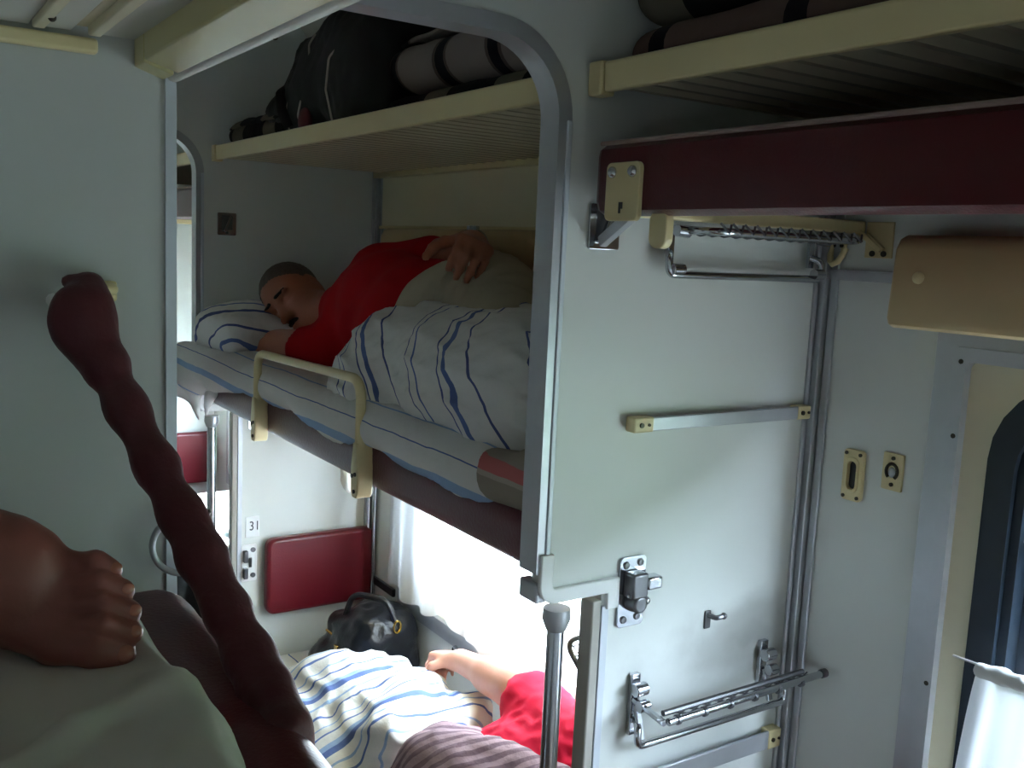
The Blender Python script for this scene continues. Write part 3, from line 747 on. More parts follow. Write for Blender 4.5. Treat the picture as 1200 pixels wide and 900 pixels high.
# ------------------------------------------------------------------ curtains
def curtain(name_y0, y1, zt, zb, amp, lab, x=XW-.03, gather=0, seed=3):
    y0 = name_y0; r = random.Random(seed); ph = [r.uniform(0, 6.28) for _ in range(4)]
    def fn(u, v):
        y = y1+(y0-y1)*u; z = zt+(zb-zt)*v
        g = gather*(1-v)**1.5
        y = y + g*(.5-u)*0
        a = amp*(.55+.6*v)
        dx = a*(math.sin(y*46+ph[0]+v*1.2)+.6*math.sin(y*83+ph[1]-v)+.35*math.sin(y*21+ph[2]))
        zz = z + (.012*math.sin(y*17+ph[3])+.010*math.sin(y*41))*v
        return (x-.012-abs(amp)*1.2+dx, y + (.015*v*math.sin(u*9)), zz)
    return fn
t = thing('curtain', 'sheer white curtain glowing in the window behind the lower sleeper', 'curtain', (XW-.03, 2.04, .77), 'window curtains')
part('cloth', M().grid(curtain(1.36, 2.70, 1.385, .775, .006, '', seed=5), 150, 30), MT['sheer'], t, smooth='all')
part('string', M().tube([(XW-.045, 1.34, 1.385), (XW-.045, 2.72, 1.385)], .002, 6), MT['white'], t)
t = thing('curtain', 'white curtain bunched on its string at the near window', 'curtain', (XW-.03, .4, .8), 'window curtains')
def near_c(u, v):
    w = v**.75; y = .760+.035*w - u*(.80+.06*w)
    a = .006+.012*v; dx = a*(math.sin(u*60+v*1.5)+.5*math.sin(u*103))
    z = 1.268+.012*math.sin(u*21)*(1-v)-(.50)*v+(.02*u if v < .3 else .006*u)
    return (XW-.045-.022*w+dx, y, z)
part('cloth', M().grid(near_c, 160, 30), MT['curtain'], t, smooth='all')
s = S(); pr = None
for i in range(14):
    y = .752-i*.03; p = np.array([XW-.046+random.uniform(-.006, .006), y, 1.270+.002*i+random.uniform(-.004, .004)])
    if pr is not None: s.cap(pr, p, .011+random.uniform(-.003, .003), .011, .01)
    pr = p
part('bunched_heading', s.mesh(.0035, folds(3, .03, .003)), MT['white'], t, smooth='all')
part('string', M().tube([(XW-.046, .80, 1.272), (XW-.046, -.1, 1.30)], .002, 6), MT['white'], t)
t0_ = [o for o in COL.objects if o.name == 'curtain'][0]
part('pull_cord', M().tube([(XW-.052, 2.04, .898), (XW-.052, 2.045, .85), (XW-.05, 2.043, .77)], .0014, 6).ball((XW-.052, 2.04, .90), .006, 8, 6), MT['ink'], t0_, label='thin dark pull cord')

# ------------------------------------------------------------------ far bay: lowered bunk, bedding
t = thing('lowered_bunk', 'plum vinyl bunk let down under the sleeping man', 'bunk', (1.12, 2.04, 1.33))
def cush(D0_, D1_, x0, x1, z0, z1, rnd): return S().box(((x0+x1)/2, (D0_+D1_)/2, (z0+z1)/2), ((x1-x0)/2, (D1_-D0_)/2, (z1-z0)/2), rnd)
part('cushion', cush(1.176, 2.905, .846, 1.345, 1.352, 1.452, .028).mesh(.012), MT['vinyl_worn'], t, smooth='all')
part('frame', M().box(.90, 1.335, 1.19, 2.90, 1.336, 1.356), MT['cream'], t, bevel=.004)
g = M().tube(fillet([(.824, 2.408, 1.35), (.824, 2.408, 1.565), (.824, 1.784, 1.580), (.824, 1.784, 1.35)], .045, 8), .0105, 12)
gr = part('guard_rail', g, MT['cream'], t, label='cream tubular guard rail')
for yy in (2.408, 1.784):
    part('rail_plate', M().prism([(yy+a*.7, z) for a, z in [(-.022, 1.348), (-.012, 1.338), (.012, 1.338), (.022, 1.348), (.024, 1.40), (.012, 1.452), (-.012, 1.452), (-.024, 1.40)]], 'x', .812, .848), MT['cream'], gr, bevel=.003)
    for dy, zz in ((-.003, 1.352), (-.007, 1.388), (.007, 1.383)): part('bolt', M().cyl((.8125, yy+dy, zz), (.8095, yy+dy, zz), .0045, n=10), MT['screw'], gr)

wv = waves(11, .22, 7); fd = folds(12, .07, .004)
s = S().box((1.084, 2.03, 1.487), (.252, .865, .040), .036, k=.02).cap((.856, 1.30, 1.480), (.860, 1.185, 1.486), .034, .038, .03).ell((.90, 1.20, 1.52), (.06, .05, .045), k=.05)
t = thing('mattress', 'thin mattress in a striped white sheet under the sleeping man', 'mattress', (1.10, 2.03, 1.45))
part('ticking', s.mesh(.011, lambda P: .006*wv(P)), MT['fusty'], t, smooth='all')
# the sheet round it: sags over the front edge, hangs out beyond the bunk at the head
s = S().box((1.085, 2.13, 1.490), (.252, .80, .042), .038, k=.03)
s.box((.99, 2.80, 1.482), (.24, .20, .050), .045, k=.06)
s.box((.90, 2.93, 1.455), (.145, .10, .060), .050, k=.06)
s.cap((.856, 2.80, 1.474), (.860, 1.33, 1.476), .032, .032, .03)
for y in (2.32, 2.12, 1.95, 1.62, 1.48, 1.4): s.ell((.858, y, 1.464+.01*math.sin(y*9)), (.030, .09, .036), k=.03)
part('sheet', s.mesh(.0085, lambda P: .006*wv(P)+fd(P)), MT['mat_sheet'], t, smooth='all')
s = S().cap((.80, 2.93, 1.40), (.81, 2.88, 1.315), .022, .006, .03).cap((.74, 2.95, 1.41), (.80, 2.93, 1.40), .03, .03, .03).cap((.83, 2.83, 1.40), (.82, 2.85, 1.34), .02, .006, .03)
part('hanging_corner', s.mesh(.006, folds(15, .05, .004)), MT['white'], t, label='loose sheet corner hanging below the bunk', smooth='all')
s = S().ell((1.20, 2.60, 1.245), (.055, .035, .10), k=.04).cap((1.12, 2.60, 1.31), (1.28, 2.60, 1.31), .022, .022, .06).ell((1.18, 2.60, 1.16), (.03, .02, .04), k=.05)
part('tucked_corner', s.mesh(.008, folds(16, .05, .004)), MT['white'], t, label='white sheet corner hanging under the bunk', smooth='all')

s = S().box((1.0, 2.76, 1.585), (.20, .15, .055), .05, k=.05).ell((.95, 2.80, 1.60), (.15, .13, .068), k=.06).cap((.82, 2.88, 1.548), (.86, 2.85, 1.56), .016, .03, .04)
s.ell((1.05, 2.69, 1.70), (.10, .12, .075), k=.04, cut=True)
single('pillow', s.mesh(.008, lambda P: fd(P)*1.1+.004*wv(P)), MT['pillowcase'], 'blue-striped white pillow under the head of the man in the red shirt', 'pillow', smooth='all')

# sheet thrown over his legs
wv2 = waves(21, .25, 7); fd2 = folds(22, .10, .012, (1, .5, 1)); fd3 = folds(23, .045, .004)
s = S()
s.cap((1.02, 1.80, 1.625), (.985, 1.42, 1.625), .115, .092, .10).cap((.975, 1.86, 1.565), (.96, 1.44, 1.560), .080, .075, .10)
s.cap((.985, 1.44, 1.625), (1.14, 1.24, 1.60), .092, .075, .10).cap((.965, 1.62, 1.59), (.975, 1.38, 1.59), .095, .09, .10)
s.ell((.915, 1.98, 1.558), (.060, .11, .072), k=.08).ell((.935, 1.90, 1.60), (.07, .10, .095), k=.08).cap((.905, 2.05, 1.53), (.895, 1.78, 1.522), .024, .024, .05)
s.cap((1.03, 1.96, 1.665), (1.10, 1.66, 1.725), .024, .030, .05).cap((.925, 2.05, 1.585), (1.03, 1.97, 1.675), .025, .024, .05)
s.cap((1.075, 1.72, 1.735), (1.09, 1.50, 1.715), .024, .020, .03).cap((.985, 2.0, 1.64), (1.075, 1.73, 1.735), .020, .024, .03)
s.cap((.915, 1.42, 1.53), (.92, 1.30, 1.535), .032, .036, .05).cap((.90, 1.36, 1.545), (.93, 1.27, 1.60), .022, .025, .03)
single('bed_sheet', s.mesh(.007, lambda P: .008*wv2(P)+fd2(P)+fd3(P)), MT['cover'], 'white sheet with blue stripes thrown over the legs of the man in the red shirt', 'sheet', smooth='all')

# ------------------------------------------------------------------ luggage
def rolled_blanket(name, a, b, r, mat, label, group, seed, flat=1.0):
    a = np.array(a, float); b = np.array(b, float); d = nrm(b-a); m = M(); up = np.array([0, 0, 1.]); sx = nrm(np.cross(d, up)); N = 26
    rr = random.Random(seed); ph = rr.uniform(0, 6)
    # spiral roll: outer skin with a loose flap and a coiled end
    vs = []; fs = []; nu = 34; nv = 84
    for i in range(nu+1):
        t = i/nu; c = a+(b-a)*t
        for j in range(nv+1):
            q = j/nv; ang = q*2*PI*3.2+ph; rad = r*(.12+.88*q)*(1+.035*math.sin(t*14+ph+q*9)+.03*math.sin(t*31+q*5))*(1-.12*abs(2*t-1)**6)
            vs.append(c+sx*math.cos(ang)*rad+up*math.sin(ang)*rad*flat+d*(.012*math.sin(ang*1.3+ph)*(1 if i in (0, nu) else .3)))
    for i in range(nu):
        for j in range(nv):
            o = i*(nv+1)+j; fs.append((o, o+nv+1, o+nv+2, o+1))
    return single(name, M().add(vs, fs), mat, label, 'blanket', group, smooth='all', solid=.007)
ZS = 2.099
g1 = 'rolled blankets on the far luggage shelf'
rolled_blanket('rolled_blanket', (1.0, 1.30, ZS+.115), (1.0, 1.94, ZS+.125), .072, MT['roll_check'], 'grey rolled blanket with dark bands, on top at the right end of the far shelf', g1, 1, .85)
rolled_blanket('rolled_blanket', (.975, 1.25, ZS+.034), (.975, 1.93, ZS+.034), .042, MT['roll_dark'], 'dark flattened blanket roll beneath the grey rolled blanket', g1, 2, .8)
rolled_blanket('rolled_blanket', (.93, 2.45, ZS+.042), (.93, 2.89, ZS+.042), .044, MT['roll_dark'], 'small dark blanket roll at the left end, beside the black backpack', g1, 4)
g2 = 'rolled blankets on the near luggage shelf'
rolled_blanket('rolled_blanket', (.95, .25, ZS+.038), (.95, 1.09, ZS+.038), .046, MT['roll_brown'], 'brown-grey rolled blanket lying on the near luggage shelf', g2, 5, .8)
rolled_blanket('rolled_blanket', (.98, .25, ZS+.116), (.98, 1.12, ZS+.116), .048, MT['roll_dark'], 'dark rolled blanket stacked on the brown-grey one at the top edge', g2, 6, .8)

s = S().box((1.06, 2.22, ZS+.135), (.15, .26, .13), .07, k=.05).ell((1.04, 2.54, ZS+.085), (.14, .17, .085), k=.06).ell((1.05, 2.18, ZS+.25), (.13, .24, .06), k=.05)
s.ell((.935, 2.36, ZS+.10), (.045, .17, .095), k=.04).ell((.925, 2.10, ZS+.12), (.045, .12, .11), k=.03)
t = thing('backpack', 'big black backpack with pale piping on the far luggage shelf', 'backpack', (1.06, 2.25, ZS))
part('body', s.mesh(.010, lambda P: .007*waves(31, .2)(P)+folds(32, .09, .006)(P)), MT['black'], t, smooth='all')
def onface(y, z, x=.885): return (x, y, z)
for pts in ([(.905, 2.40, ZS+.005), (.888, 2.42, ZS+.06), (.898, 2.38, ZS+.13), (.905, 2.345, ZS+.16)], [(.89, 2.11, ZS+.01), (.876, 2.125, ZS+.09), (.880, 2.12, ZS+.16), (.90, 2.07, ZS+.20), (.92, 2.03, ZS+.21)],
            [(.905, 2.51, ZS+.02), (.90, 2.49, ZS+.06), (.905, 2.46, ZS+.11)], [(.905, 2.30, ZS+.185), (.90, 2.29, ZS+.215), (.912, 2.28, ZS+.24)], [(.912, 2.22, ZS+.20), (.915, 2.215, ZS+.25), (.93, 2.20, ZS+.285)], [(.896, 2.30, ZS+.01), (.882, 2.31, ZS+.05), (.886, 2.30, ZS+.085)]):
    part('piping', M().tube(fillet(pts, .02, 5), .0026, 6), MT['pipe_white'], t)
part('red_panel', S().ell((.892, 2.285, ZS+.035), (.014, .032, .035)).mesh(.006), MT['bag_red'], t, label='dark red panel on the backpack', smooth='all')
part('strap', M().tube(fillet([(.915, 2.47, ZS+.14), (.885, 2.44, ZS+.12), (.875, 2.40, ZS+.07), (.89, 2.39, ZS+.03)], .03, 6), .012, 8, flat=.4), MT['black'], t)

# handbag in the corner of the lower berth
s = S().box((1.27, 2.62, .625), (.115, .13, .10), .06, k=.05).ell((1.27, 2.60, .71), (.085, .10, .055), k=.05).ell((1.19, 2.66, .56), (.10, .14, .08), k=.05)
t = thing('handbag', 'black leather handbag in the corner below the maroon backrest', 'handbag', (1.27, 2.62, .52))
part('body', s.mesh(.008, lambda P: .007*waves(41, .12)(P)+folds(42, .06, .006)(P)), MT['leather'], t, smooth='all')
part('handle', M().tube(fillet([(1.19, 2.66, .71), (1.20, 2.62, .80), (1.27, 2.53, .80), (1.30, 2.50, .70)], .05, 8), .009, 8), MT['leather'], t)
part('zip', M().tube([(1.15, 2.70, .665), (1.165, 2.62, .655), (1.19, 2.53, .66), (1.215, 2.495, .67)], .004, 6), MT['gold'], t, label='thin brass zip')
part('buckle', M().tube([(1.285+.012*math.cos(a), 2.488, .725+.018*math.sin(a)) for a in np.linspace(0, 2*PI, 13)[:-1]], .0035, 6, closed=True), MT['gold'], t, label='brass buckle')
part('clasp', M().box(1.14, 1.155, 2.60, 2.62, .625, .65), MT['gold'], t, bevel=.002)

# ------------------------------------------------------------------ lower berth of the far bay
t = thing('lower_berth', 'lower side berth carrying the covered sleeper', 'berth', (1.12, 2.04, 0))
part('cushion', M().box(.862, 1.398, 1.178, 2.925, .40, .462), MT['vinyl'], t, bevel=.014)
part('box', M().box(.885, 1.39, 1.178, 2.925, .05, .40), MT['panel_cream'], t, bevel=.004)
part('plinth', M().box(.92, 1.39, 1.18, 2.92, 0, .05), MT['steel'], t)
single('mattress', S().box((1.12, 2.06, .495), (.255, .85, .034), .032).mesh(.014, lambda P: .004*waves(51, .2)(P)), MT['mat_sheet'], 'thin mattress on the lower side berth under the white cover', 'mattress', smooth='all')

# bay beyond: table, seats, bag
t = thing('folding_table', 'white table top shining in the farthest bay', 'table', (1.12, 3.72, 0))
part('tabletop', M().prism(rrect(.862, 1.40, 3.38, 4.14, .03, 5), 'z', .735, .757), MT['table'], t, bevel=.004)
part('bracket', M().obox((1.39, 3.60, .735), (1.39, 3.60, .45), .03, .02, (0, 1, 0)).obox((1.39, 3.96, .735), (1.39, 3.96, .45), .03, .02, (0, 1, 0)), MT['steel'], t)
for y0, y1, lab in ((2.98, 3.40, 'red side seat nearest behind the arch, beside the black bag'), (4.16, 4.72, 'red side seat under the farthest backrest')):
    t = thing('side_seat', lab, 'seat', (1.13, (y0+y1)/2, 0), 'side seats in the farthest bay')
    part('cushion', M().box(.866, 1.398, y0, y1, .39, .46), MT['vinyl'], t, bevel=.016)
    part('box', M().box(.89, 1.39, y0+.01, y1-.01, 0, .39), MT['panel_cream'], t, bevel=.004)
s = S().box((1.16, 3.86, .27), (.16, .18, .26), .07, k=.04).ell((1.16, 3.86, .50), (.12, .14, .06), k=.06)
t = thing('travel_bag', 'black bag standing between the farthest red seats', 'bag', (1.16, 3.86, 0))
part('body', s.mesh(.014, lambda P: .008*waves(61, .2)(P)), MT['black'], t, smooth='all')
part('strap', M().tube([(1.02, 3.74, .44), (1.0, 3.70, .30), (1.02, 3.72, .12)], .01, 6), MT['gold'], t, label='yellowish strap')
s = S().ell((1.20, 3.50, .80), (.10, .10, .048), k=.03).ell((1.27, 3.46, .785), (.08, .07, .035), k=.03)
single('plastic_bag', s.mesh(.009, lambda P: .006*waves(71, .08)(P)+folds(72, .05, .006)(P)), MT['teal'], 'crumpled teal bag on the edge of the farthest table', 'bag', smooth='all')

# ------------------------------------------------------------------ the compartment side: bunk, sheet, shelf, strap, ring
t = thing('upper_bunk', 'dark red-brown vinyl bunk end jutting into the aisle at bottom left', 'bunk', (-.6, .84, 1.35))
part('cushion', S().box((-.59, .845, 1.4), (.897, .292, .054), .05, k=.02).mesh(.012, lambda P: .003*waves(81, .15)(P)), MT['vinyl_dark'], t, smooth='all')
part('frame', M().box(-1.46, .22, .60, 1.13, 1.325, 1.35), MT['cream'], t, bevel=.004)
w9 = waves(91, .18, 7); f9 = folds(92, .12, .005)
s = S().box((-.62, .83, 1.455), (.838, .262, .024), .022, k=.02).cap((.055, .70, 1.476), (.12, .745, 1.480), .006, .014, .02).cap((.12, .745, 1.480), (.195, .79, 1.474), .014, .014, .02).cap((.03, .62, 1.474), (.055, .70, 1.476), .010, .007, .02).cap((.16, .68, 1.472), (.20, .72, 1.468), .008, .012, .02)
s.cap((.20, .80, 1.46), (.205, .70, 1.44), .018, .02, .03).cap((.203, .74, 1.452), (.206, .60, 1.40), .02, .018, .03)
single('bed_sheet', s.mesh(.008, lambda P: .004*w9(P)+f9(P)*.7), MT['sheet_plain'], 'rumpled off-white sheet on the bunk under the bare foot', 'sheet', smooth='all')

t = thing('luggage_shelf', 'cream slatted luggage shelf overhead at top left', 'shelf', (-.6, .85, 2.02))
p = M(); y0, y1 = .44, D1-.001
for x0, x1 in ((-1.5, -.9), (-.894, -.3), (-.294, .148), (.152, .188), (.212, .252)): p.box(x0, x1, y0, y1, 2.056, 2.068)
part('shelf_panel', p, MT['ceil'], t, bevel=.002)
q = M()
for x0, x1 in ((.148, .160), (.188, .200), (.200, .213)): q.box(x0, x1, y0, y1-.02, 2.050 if x0 != .188 else 2.058, 2.064)
part('slat', q, MT['panel_cream'], t, bevel=.002)
part('beam', M().prism([(.250, 2.030), (.286, 2.020), (.288, 2.062), (.250, 2.068)], 'y', y0, y1-.045), MT['cream_old'], t, bevel=.002)
part('end_block', M().prism([(.250, 2.028), (.281, 2.018), (.281, 2.066), (.250, 2.068)], 'y', y1-.043, y1), MT['cream_old'], t, bevel=.002)
part('lip', M().tube([(.291, y0, 2.026), (.291, y1+.0, 2.026)], .009, 12), MT['ceil'], t, label='rounded shiny lip')
part('rivet', M().ball((.296, .83, 2.020), .003, 8, 6).ball((.158, 1.06, 2.051), .004, 8, 6), MT['screw'], t)

t = thing('strap_bracket', 'cream bracket on the grey wall holding the maroon strap', 'bracket', (.19, D1, 1.78))
part('bar', M().tube(fillet([(.166, D1, 1.776), (.166, D1-.038, 1.776), (.197, D1-.040, 1.790)], .012, 5), .0075, 10), MT['white_pl'], t)
part('mount', M().box(.212, .228, D1-.016, D1, 1.776, 1.798), MT['cream'], t, bevel=.003)
part('rear_post', M().tube(fillet([(.197, D1-.040, 1.790), (.220, D1-.03, 1.790), (.220, D1-.004, 1.788)], .01, 5), .007, 10), MT['cream'], t)

a0 = np.array([.186, D1-.045, 1.765])
path_px = [(98, 385, 1.085), (122, 425, 1.065), (150, 480, 1.03), (183, 545, .985), (212, 602, .945), (238, 655, .91), (266, 715, .87), (292, 768, .83), (314, 815, .79), (335, 858, .745)]
pts = [at(px, py, 'y', y) for px, py, y in path_px]
rs = [.0245, .0200, .0190, .0185, .0190, .0195, .0195, .0195, .0200, .0215]
s = S().chain(pts, rs, .02)
s.cap(pts[0], at(84, 355, 'y', 1.088), .024, .018, .02).cap(pts[0], at(106, 350, 'y', 1.088), .022, .014, .02).cap(at(76, 372, 'y', 1.09), at(110, 368, 'y', 1.09), .010, .016, .02)
s.cap(at(80, 330, 'y', 1.112), at(105, 334, 'y', 1.10), .008, .012, .012).cap(at(105, 334, 'y', 1.10), at(110, 352, 'y', 1.088), .012, .014, .012)
s.cap(pts[-1], at(350, 880, 'y', .735), .0200, .010, .02).cap(at(236, 622, 'y', .93), at(233, 612, 'y', .93), .007, .006, .012)
ww = waves(95, .10, 5); 
def strapd(P):
    tt = (P-pts[0])@nrm(pts[-1]-pts[0]); return .0006*np.sin(tt*95+ww(P)*3)+.0009*ww(P)
t = thing('safety_strap', 'wrapped maroon strap running from the grey wall to the bunk corner', 'strap', tuple(pts[-1]))
part('strap', s.mesh(.005, strapd), MT['strap'], t, smooth='all')
seam = [p+np.array([.002, -1, .2])*.0 for p in pts]
t = thing('grab_ring', 'steel ring on the aisle edge of the grey wall behind the strap', 'ring', (.305, D1-.02, 1.485))
rc = at(216, 638, 'y', D1-.022)
part('ring', M().tube([rc+np.array([.0345*math.cos(a), -.006*math.cos(a), .0345*math.sin(a)]) for a in np.linspace(0, 2*PI, 37)[:-1]], .0038, 10, closed=True), MT['alu'], t)
part('eye', M().tube(fillet([rc+np.array([-.012, .03, .026]), rc+np.array([-.006, .0, .032]), rc+np.array([.01, -.005, .026])], .008, 4), .005, 8).tube(fillet([rc+np.array([.012, .0, .030]), rc+np.array([.022, .01, .026]), rc+np.array([.036, .028, .027])], .01, 4), .0035, 8), MT['steel'], t)
SKY, SUN, EXPO = 3.0, 5.0, 4.4
# ------------------------------------------------------------------ people
def frame(F, U):
    F = nrm(F); U = nrm(np.array(U, float)-F*np.dot(F, U)); Lx = np.cross(U, F)
    return F, U, Lx                           # forward (face), up (crown), left side
def turn(v, ax, a):
    ax = nrm(ax); v = np.array(v, float)
    return v*math.cos(a)+np.cross(ax, v)*math.sin(a)+ax*np.dot(ax, v)*(1-math.cos(a))
def hand(s, Wp, F, N, thumb, curls, spread=.10, sc=1.0, thumb_curl=.5):
    """wrist Wp, fingers along F, palm facing N, thumb towards cross(F,N)*thumb; curls: bend of index..little at each joint (radians)"""
    F = nrm(F); N = nrm(np.array(N)-F*np.dot(F, N)); B = np.cross(F, N)*thumb; k = .008
    mcp = []
    for j, (f, b) in enumerate(((.090, .030), (.094, .010), (.089, -.010), (.080, -.028))):
        p = Wp+sc*(F*f+B*b-N*.002); mcp.append(p)
        s.cap(Wp+sc*(B*b*.55+F*.012), p, .0155*sc, .0115*sc, .018)
    s.cap(Wp+sc*(B*.016+F*.02+N*.004), Wp+sc*(B*.026+F*.055+N*.006), .014*sc, .012*sc, .02)
    for j, p in enumerate(mcp):
        Lf = (.074, .082, .077, .060)[j]*sc; r0 = (.0098, .0100, .0096, .0084)[j]*sc
        d = nrm(F+B*(1.5-j)*spread); c = curls[j]; q = p
        for g, (fr, bend) in enumerate(((.44, c[0]), (.31, c[1]), (.25, c[2]))):
            d = turn(d, np.cross(d, N), bend); q2 = q+d*Lf*fr; s.cap(q, q2, r0*(1-.09*g), r0*(1-.09*(g+1)), .006); q = q2
    t0 = Wp+sc*(F*.028+B*.026+N*.006); d = nrm(F*.62+B*.70+N*.30); q = t0
    for g, (l, r) in enumerate(((.040, .0125), (.033, .0108), (.026, .0098))):
        q2 = q+d*l*sc; s.cap(q, q2, r*sc, r*.92*sc, .010); q = q2; d = nrm(turn(d, np.cross(d, nrm(N-B*.6)), thumb_curl))
def head(s, c, F, U, sc=1.0):
    """skull, jaw, features on a frame: returns a mapper from (side, forward, up) to the carriage"""
    F, U, Lx = frame(F, U); R = np.stack([Lx, F, U], 1); c = np.array(c, float)
    def P(x, y, z): return c+R@(np.array([x, y, z])*sc)
    E = lambda p, r, k=.02, cut=False: s.ell(P(*p), np.array(r)*sc, R, k, cut)
    E((0, -.012, .032), (.074, .092, .082)); E((0, .03, -.03), (.062, .062, .075), .04); E((0, .038, -.078), (.042, .046, .036), .04)
    E((0, .050, -.100), (.022, .022, .016), .02)
    for x in (-1, 1):
        E((x*.034, .062, -.022), (.024, .022, .022), .03)                 # cheek
        E((x*.033, .090, .011), (.021, .021, .013), .008, True)           # eye socket
        E((x*.032, .068, .010), (.0150, .0135, .0125), .004)              # closed lid
        E((x*.030, .078, .031), (.024, .012, .008), .012)                 # brow ridge
        s.ell(P(x*.076, -.008, -.004), np.array((.010, .020, .032))*sc, R, .012); s.ell(P(x*.085, -.002, .002), np.array((.006, .010, .017))*sc, R, .006, True)
        E((x*.012, .102, -.028), (.010, .011, .009), .008)
    s.cap(P(0, .086, .014), P(0, .108, -.024), .009*sc, .0125*sc, .012)   # nose
    s.cap(P(-.020, .088, -.060), P(.020, .088, -.060), .0065*sc, .0065*sc, .008); s.cap(P(-.017, .087, -.071), P(.017, .087, -.071), .0068*sc, .0068*sc, .008)
    E((0, .100, -.0655), (.020, .008, .0016), .003, True)
    return P, R

# the man asleep on his side on the lowered bunk, facing the aisle
s = S()
hc = (1.035, 2.70, 1.680)
HF, HU = (-.70, -.66, -.22), (-.34, .62, .68)
P, R = head(s, hc, HF, HU, 1.02)
s.cap((1.095, 2.50, 1.665), (1.06, 2.66, 1.650), .060, .055, .04)
s.ell((1.12, 2.27, 1.67), (.105, .20, .155), k=.05).ell((1.11, 2.05, 1.66), (.125, .17, .15), k=.06).ell((1.13, 1.81, 1.67), (.12, .15, .158), k=.06)
s.cap((1.15, 2.42, 1.765), (1.08, 2.44, 1.575), .060, .060, .06)
# left arm on top
LS, LE, LW = np.array([1.17, 2.40, 1.785]), np.array([1.25, 2.10, 1.84]), np.array([1.09, 1.815, 1.862])
s.chain([LS, LE, LW], [.052, .042, .029], .03)
s.cap(LS*.3+LE*.7, LE*.6+LW*.4, .045, .043, .03)
hand(s, LW, (-.45, -.86, -.06), (-.40, .05, -.92), -1, [(.75, .75, .35), (.85, .65, .4), (.90, .65, .4), (.95, .65, .4)], .04, 1.06, .35)
# right arm on the mattress, hand under the pillow
RS, RE, RW = np.array([1.05, 2.42, 1.57]), np.array([.895, 2.72, 1.548]), np.array([1.08, 2.87, 1.545])
s.chain([RS, RE, RW], [.054, .046, .028], .03)
s.cap(RE, RE*.5+RW*.5, .048, .042, .03)
hand(s, RW, (.9, .3, .02), (0, 0, 1), 1, [(.2, .3, .2)]*4, .08, 1.0, .3)
# legs
LH, LK, LA = np.array([1.12, 1.77, 1.715]), np.array([.985, 1.46, 1.63]), np.array([1.19, 1.27, 1.60])
RH, RK, RA = np.array([1.12, 1.77, 1.59]), np.array([.965, 1.48, 1.56]), np.array([1.15, 1.27, 1.555])
s.chain([LH, LK, LA], [.082, .056, .038], .04).chain([RH, RK, RA], [.08, .056, .038], .04)
for A_ in (LA, RA): s.cap(A_+np.array([.02, -.01, 0]), A_+np.array([-.10, -.055, -.01]), .034, .024, .02)
man = thing('person', 'man in a red T-shirt asleep on his side on the upper bunk, hand on hip', 'person', (1.1, 2.1, 1.5))
mv, mf = s.mesh(.0062)
part('body', (mv, mf), MT['skin'], man, smooth='all')
# hair: short, greying, round the back of the skull; moustache, eyebrows
def cap_hair(P, R, hm, name, keep):
    h = S(); sc = hm
    h.ell(P(0, -.016, .034), np.array((.0785, .094, .0845))*1.02, R)
    v, f = h.mesh(.005, lambda q: .0015*waves(3, .012)(q))
    q = (v-P(0, 0, 0))@R/1.02
    ok = keep(q); part(name, (v, f[ok[f].all(1)]), MT['hair'], man, smooth='all')
cap_hair(P, R, 1.02, 'hair', lambda q: np.where(q[:, 1] > 0, q[:, 2] > .022+.95*q[:, 1], q[:, 2] > .022+.55*q[:, 1]))
m = S()
for sgn in (-1, 1): m.cap(P(sgn*.004, .102, -.046), P(sgn*.034, .088, -.056), .0070, .0045, .006)
part('moustache', m.mesh(.0035, lambda q: .0012*waves(4, .01)(q)), MT['dark_hair'], man, smooth='all')
for sgn in (-1, 1): part('eyebrow', S().cap(P(sgn*.014, .0945, .033), P(sgn*.046, .0805, .033), .0050, .0040).mesh(.003, lambda q: .001*waves(5, .01)(q)), MT['dark_hair'], man, smooth='all')
part('lips', S().cap(P(-.016, .0925, -.068), P(.016, .0925, -.068), .0045, .0045).mesh(.003), MT['lip'], man, smooth='all')
# T-shirt
w1 = waves(101, .22, 7); f1 = folds(102, .10, .005, (1, .5, 1))
s = S().ell((1.12, 2.26, 1.67), (.122, .215, .170), k=.06).ell((1.105, 2.05, 1.66), (.142, .18, .165), k=.07).cap((1.12, 2.0, 1.66), (1.125, 1.95, 1.665), .13, .125, .05)
s.cap((1.155, 2.42, 1.770), (1.075, 2.45, 1.570), .072, .070, .07).cap((1.10, 2.46, 1.675), (1.09, 2.50, 1.675), .072, .064, .05)
s.cap(LS, LS*.42+LE*.58, .066, .062, .03).cap(RS, RS*.55+RE*.45, .066, .064, .03)
part('t_shirt', s.mesh(.0075, lambda q: .003*w1(q)+f1(q), clip=lambda q: q[..., 1]-2.515), MT['red'], man, label='red T-shirt', smooth='all')
# trousers
w3 = waves(103, .2, 7); f3 = folds(104, .085, .011, (.25, 1, .35))
s = S().ell((1.13, 1.82, 1.672), (.135, .165, .176), k=.06).cap((1.115, 2.0, 1.665), (1.12, 1.92, 1.668), .138, .147, .05)
s.chain([LH, LK, LA*.85+LK*.15], [.100, .068, .055], .05).chain([RH, RK, RA*.85+RK*.15], [.1, .075, .055], .05)
part('trousers', s.mesh(.0075, lambda q: .003*w3(q)+f3(q), clip=lambda q: q[..., 1]-2.02-.25*(q[..., 2]-1.70)), MT['trousers'], man, label='grey-beige trousers', smooth='all')
wd = nrm(LW-LE); wb = nrm(np.cross(wd, (0, 0, 1))); wu = np.cross(wb, wd)
part('wrist_watch', M().tube([LW-wd*.012+(wb*math.cos(a)+wu*math.sin(a))*.0305 for a in np.linspace(0, 2*PI, 25)[:-1]], .0045, 8, closed=True, flat=1).cyl(LW-wd*.012+wu*.029, LW-wd*.012+wu*.038, .014, n=16), MT['chrome'], man, label='steel wrist watch')

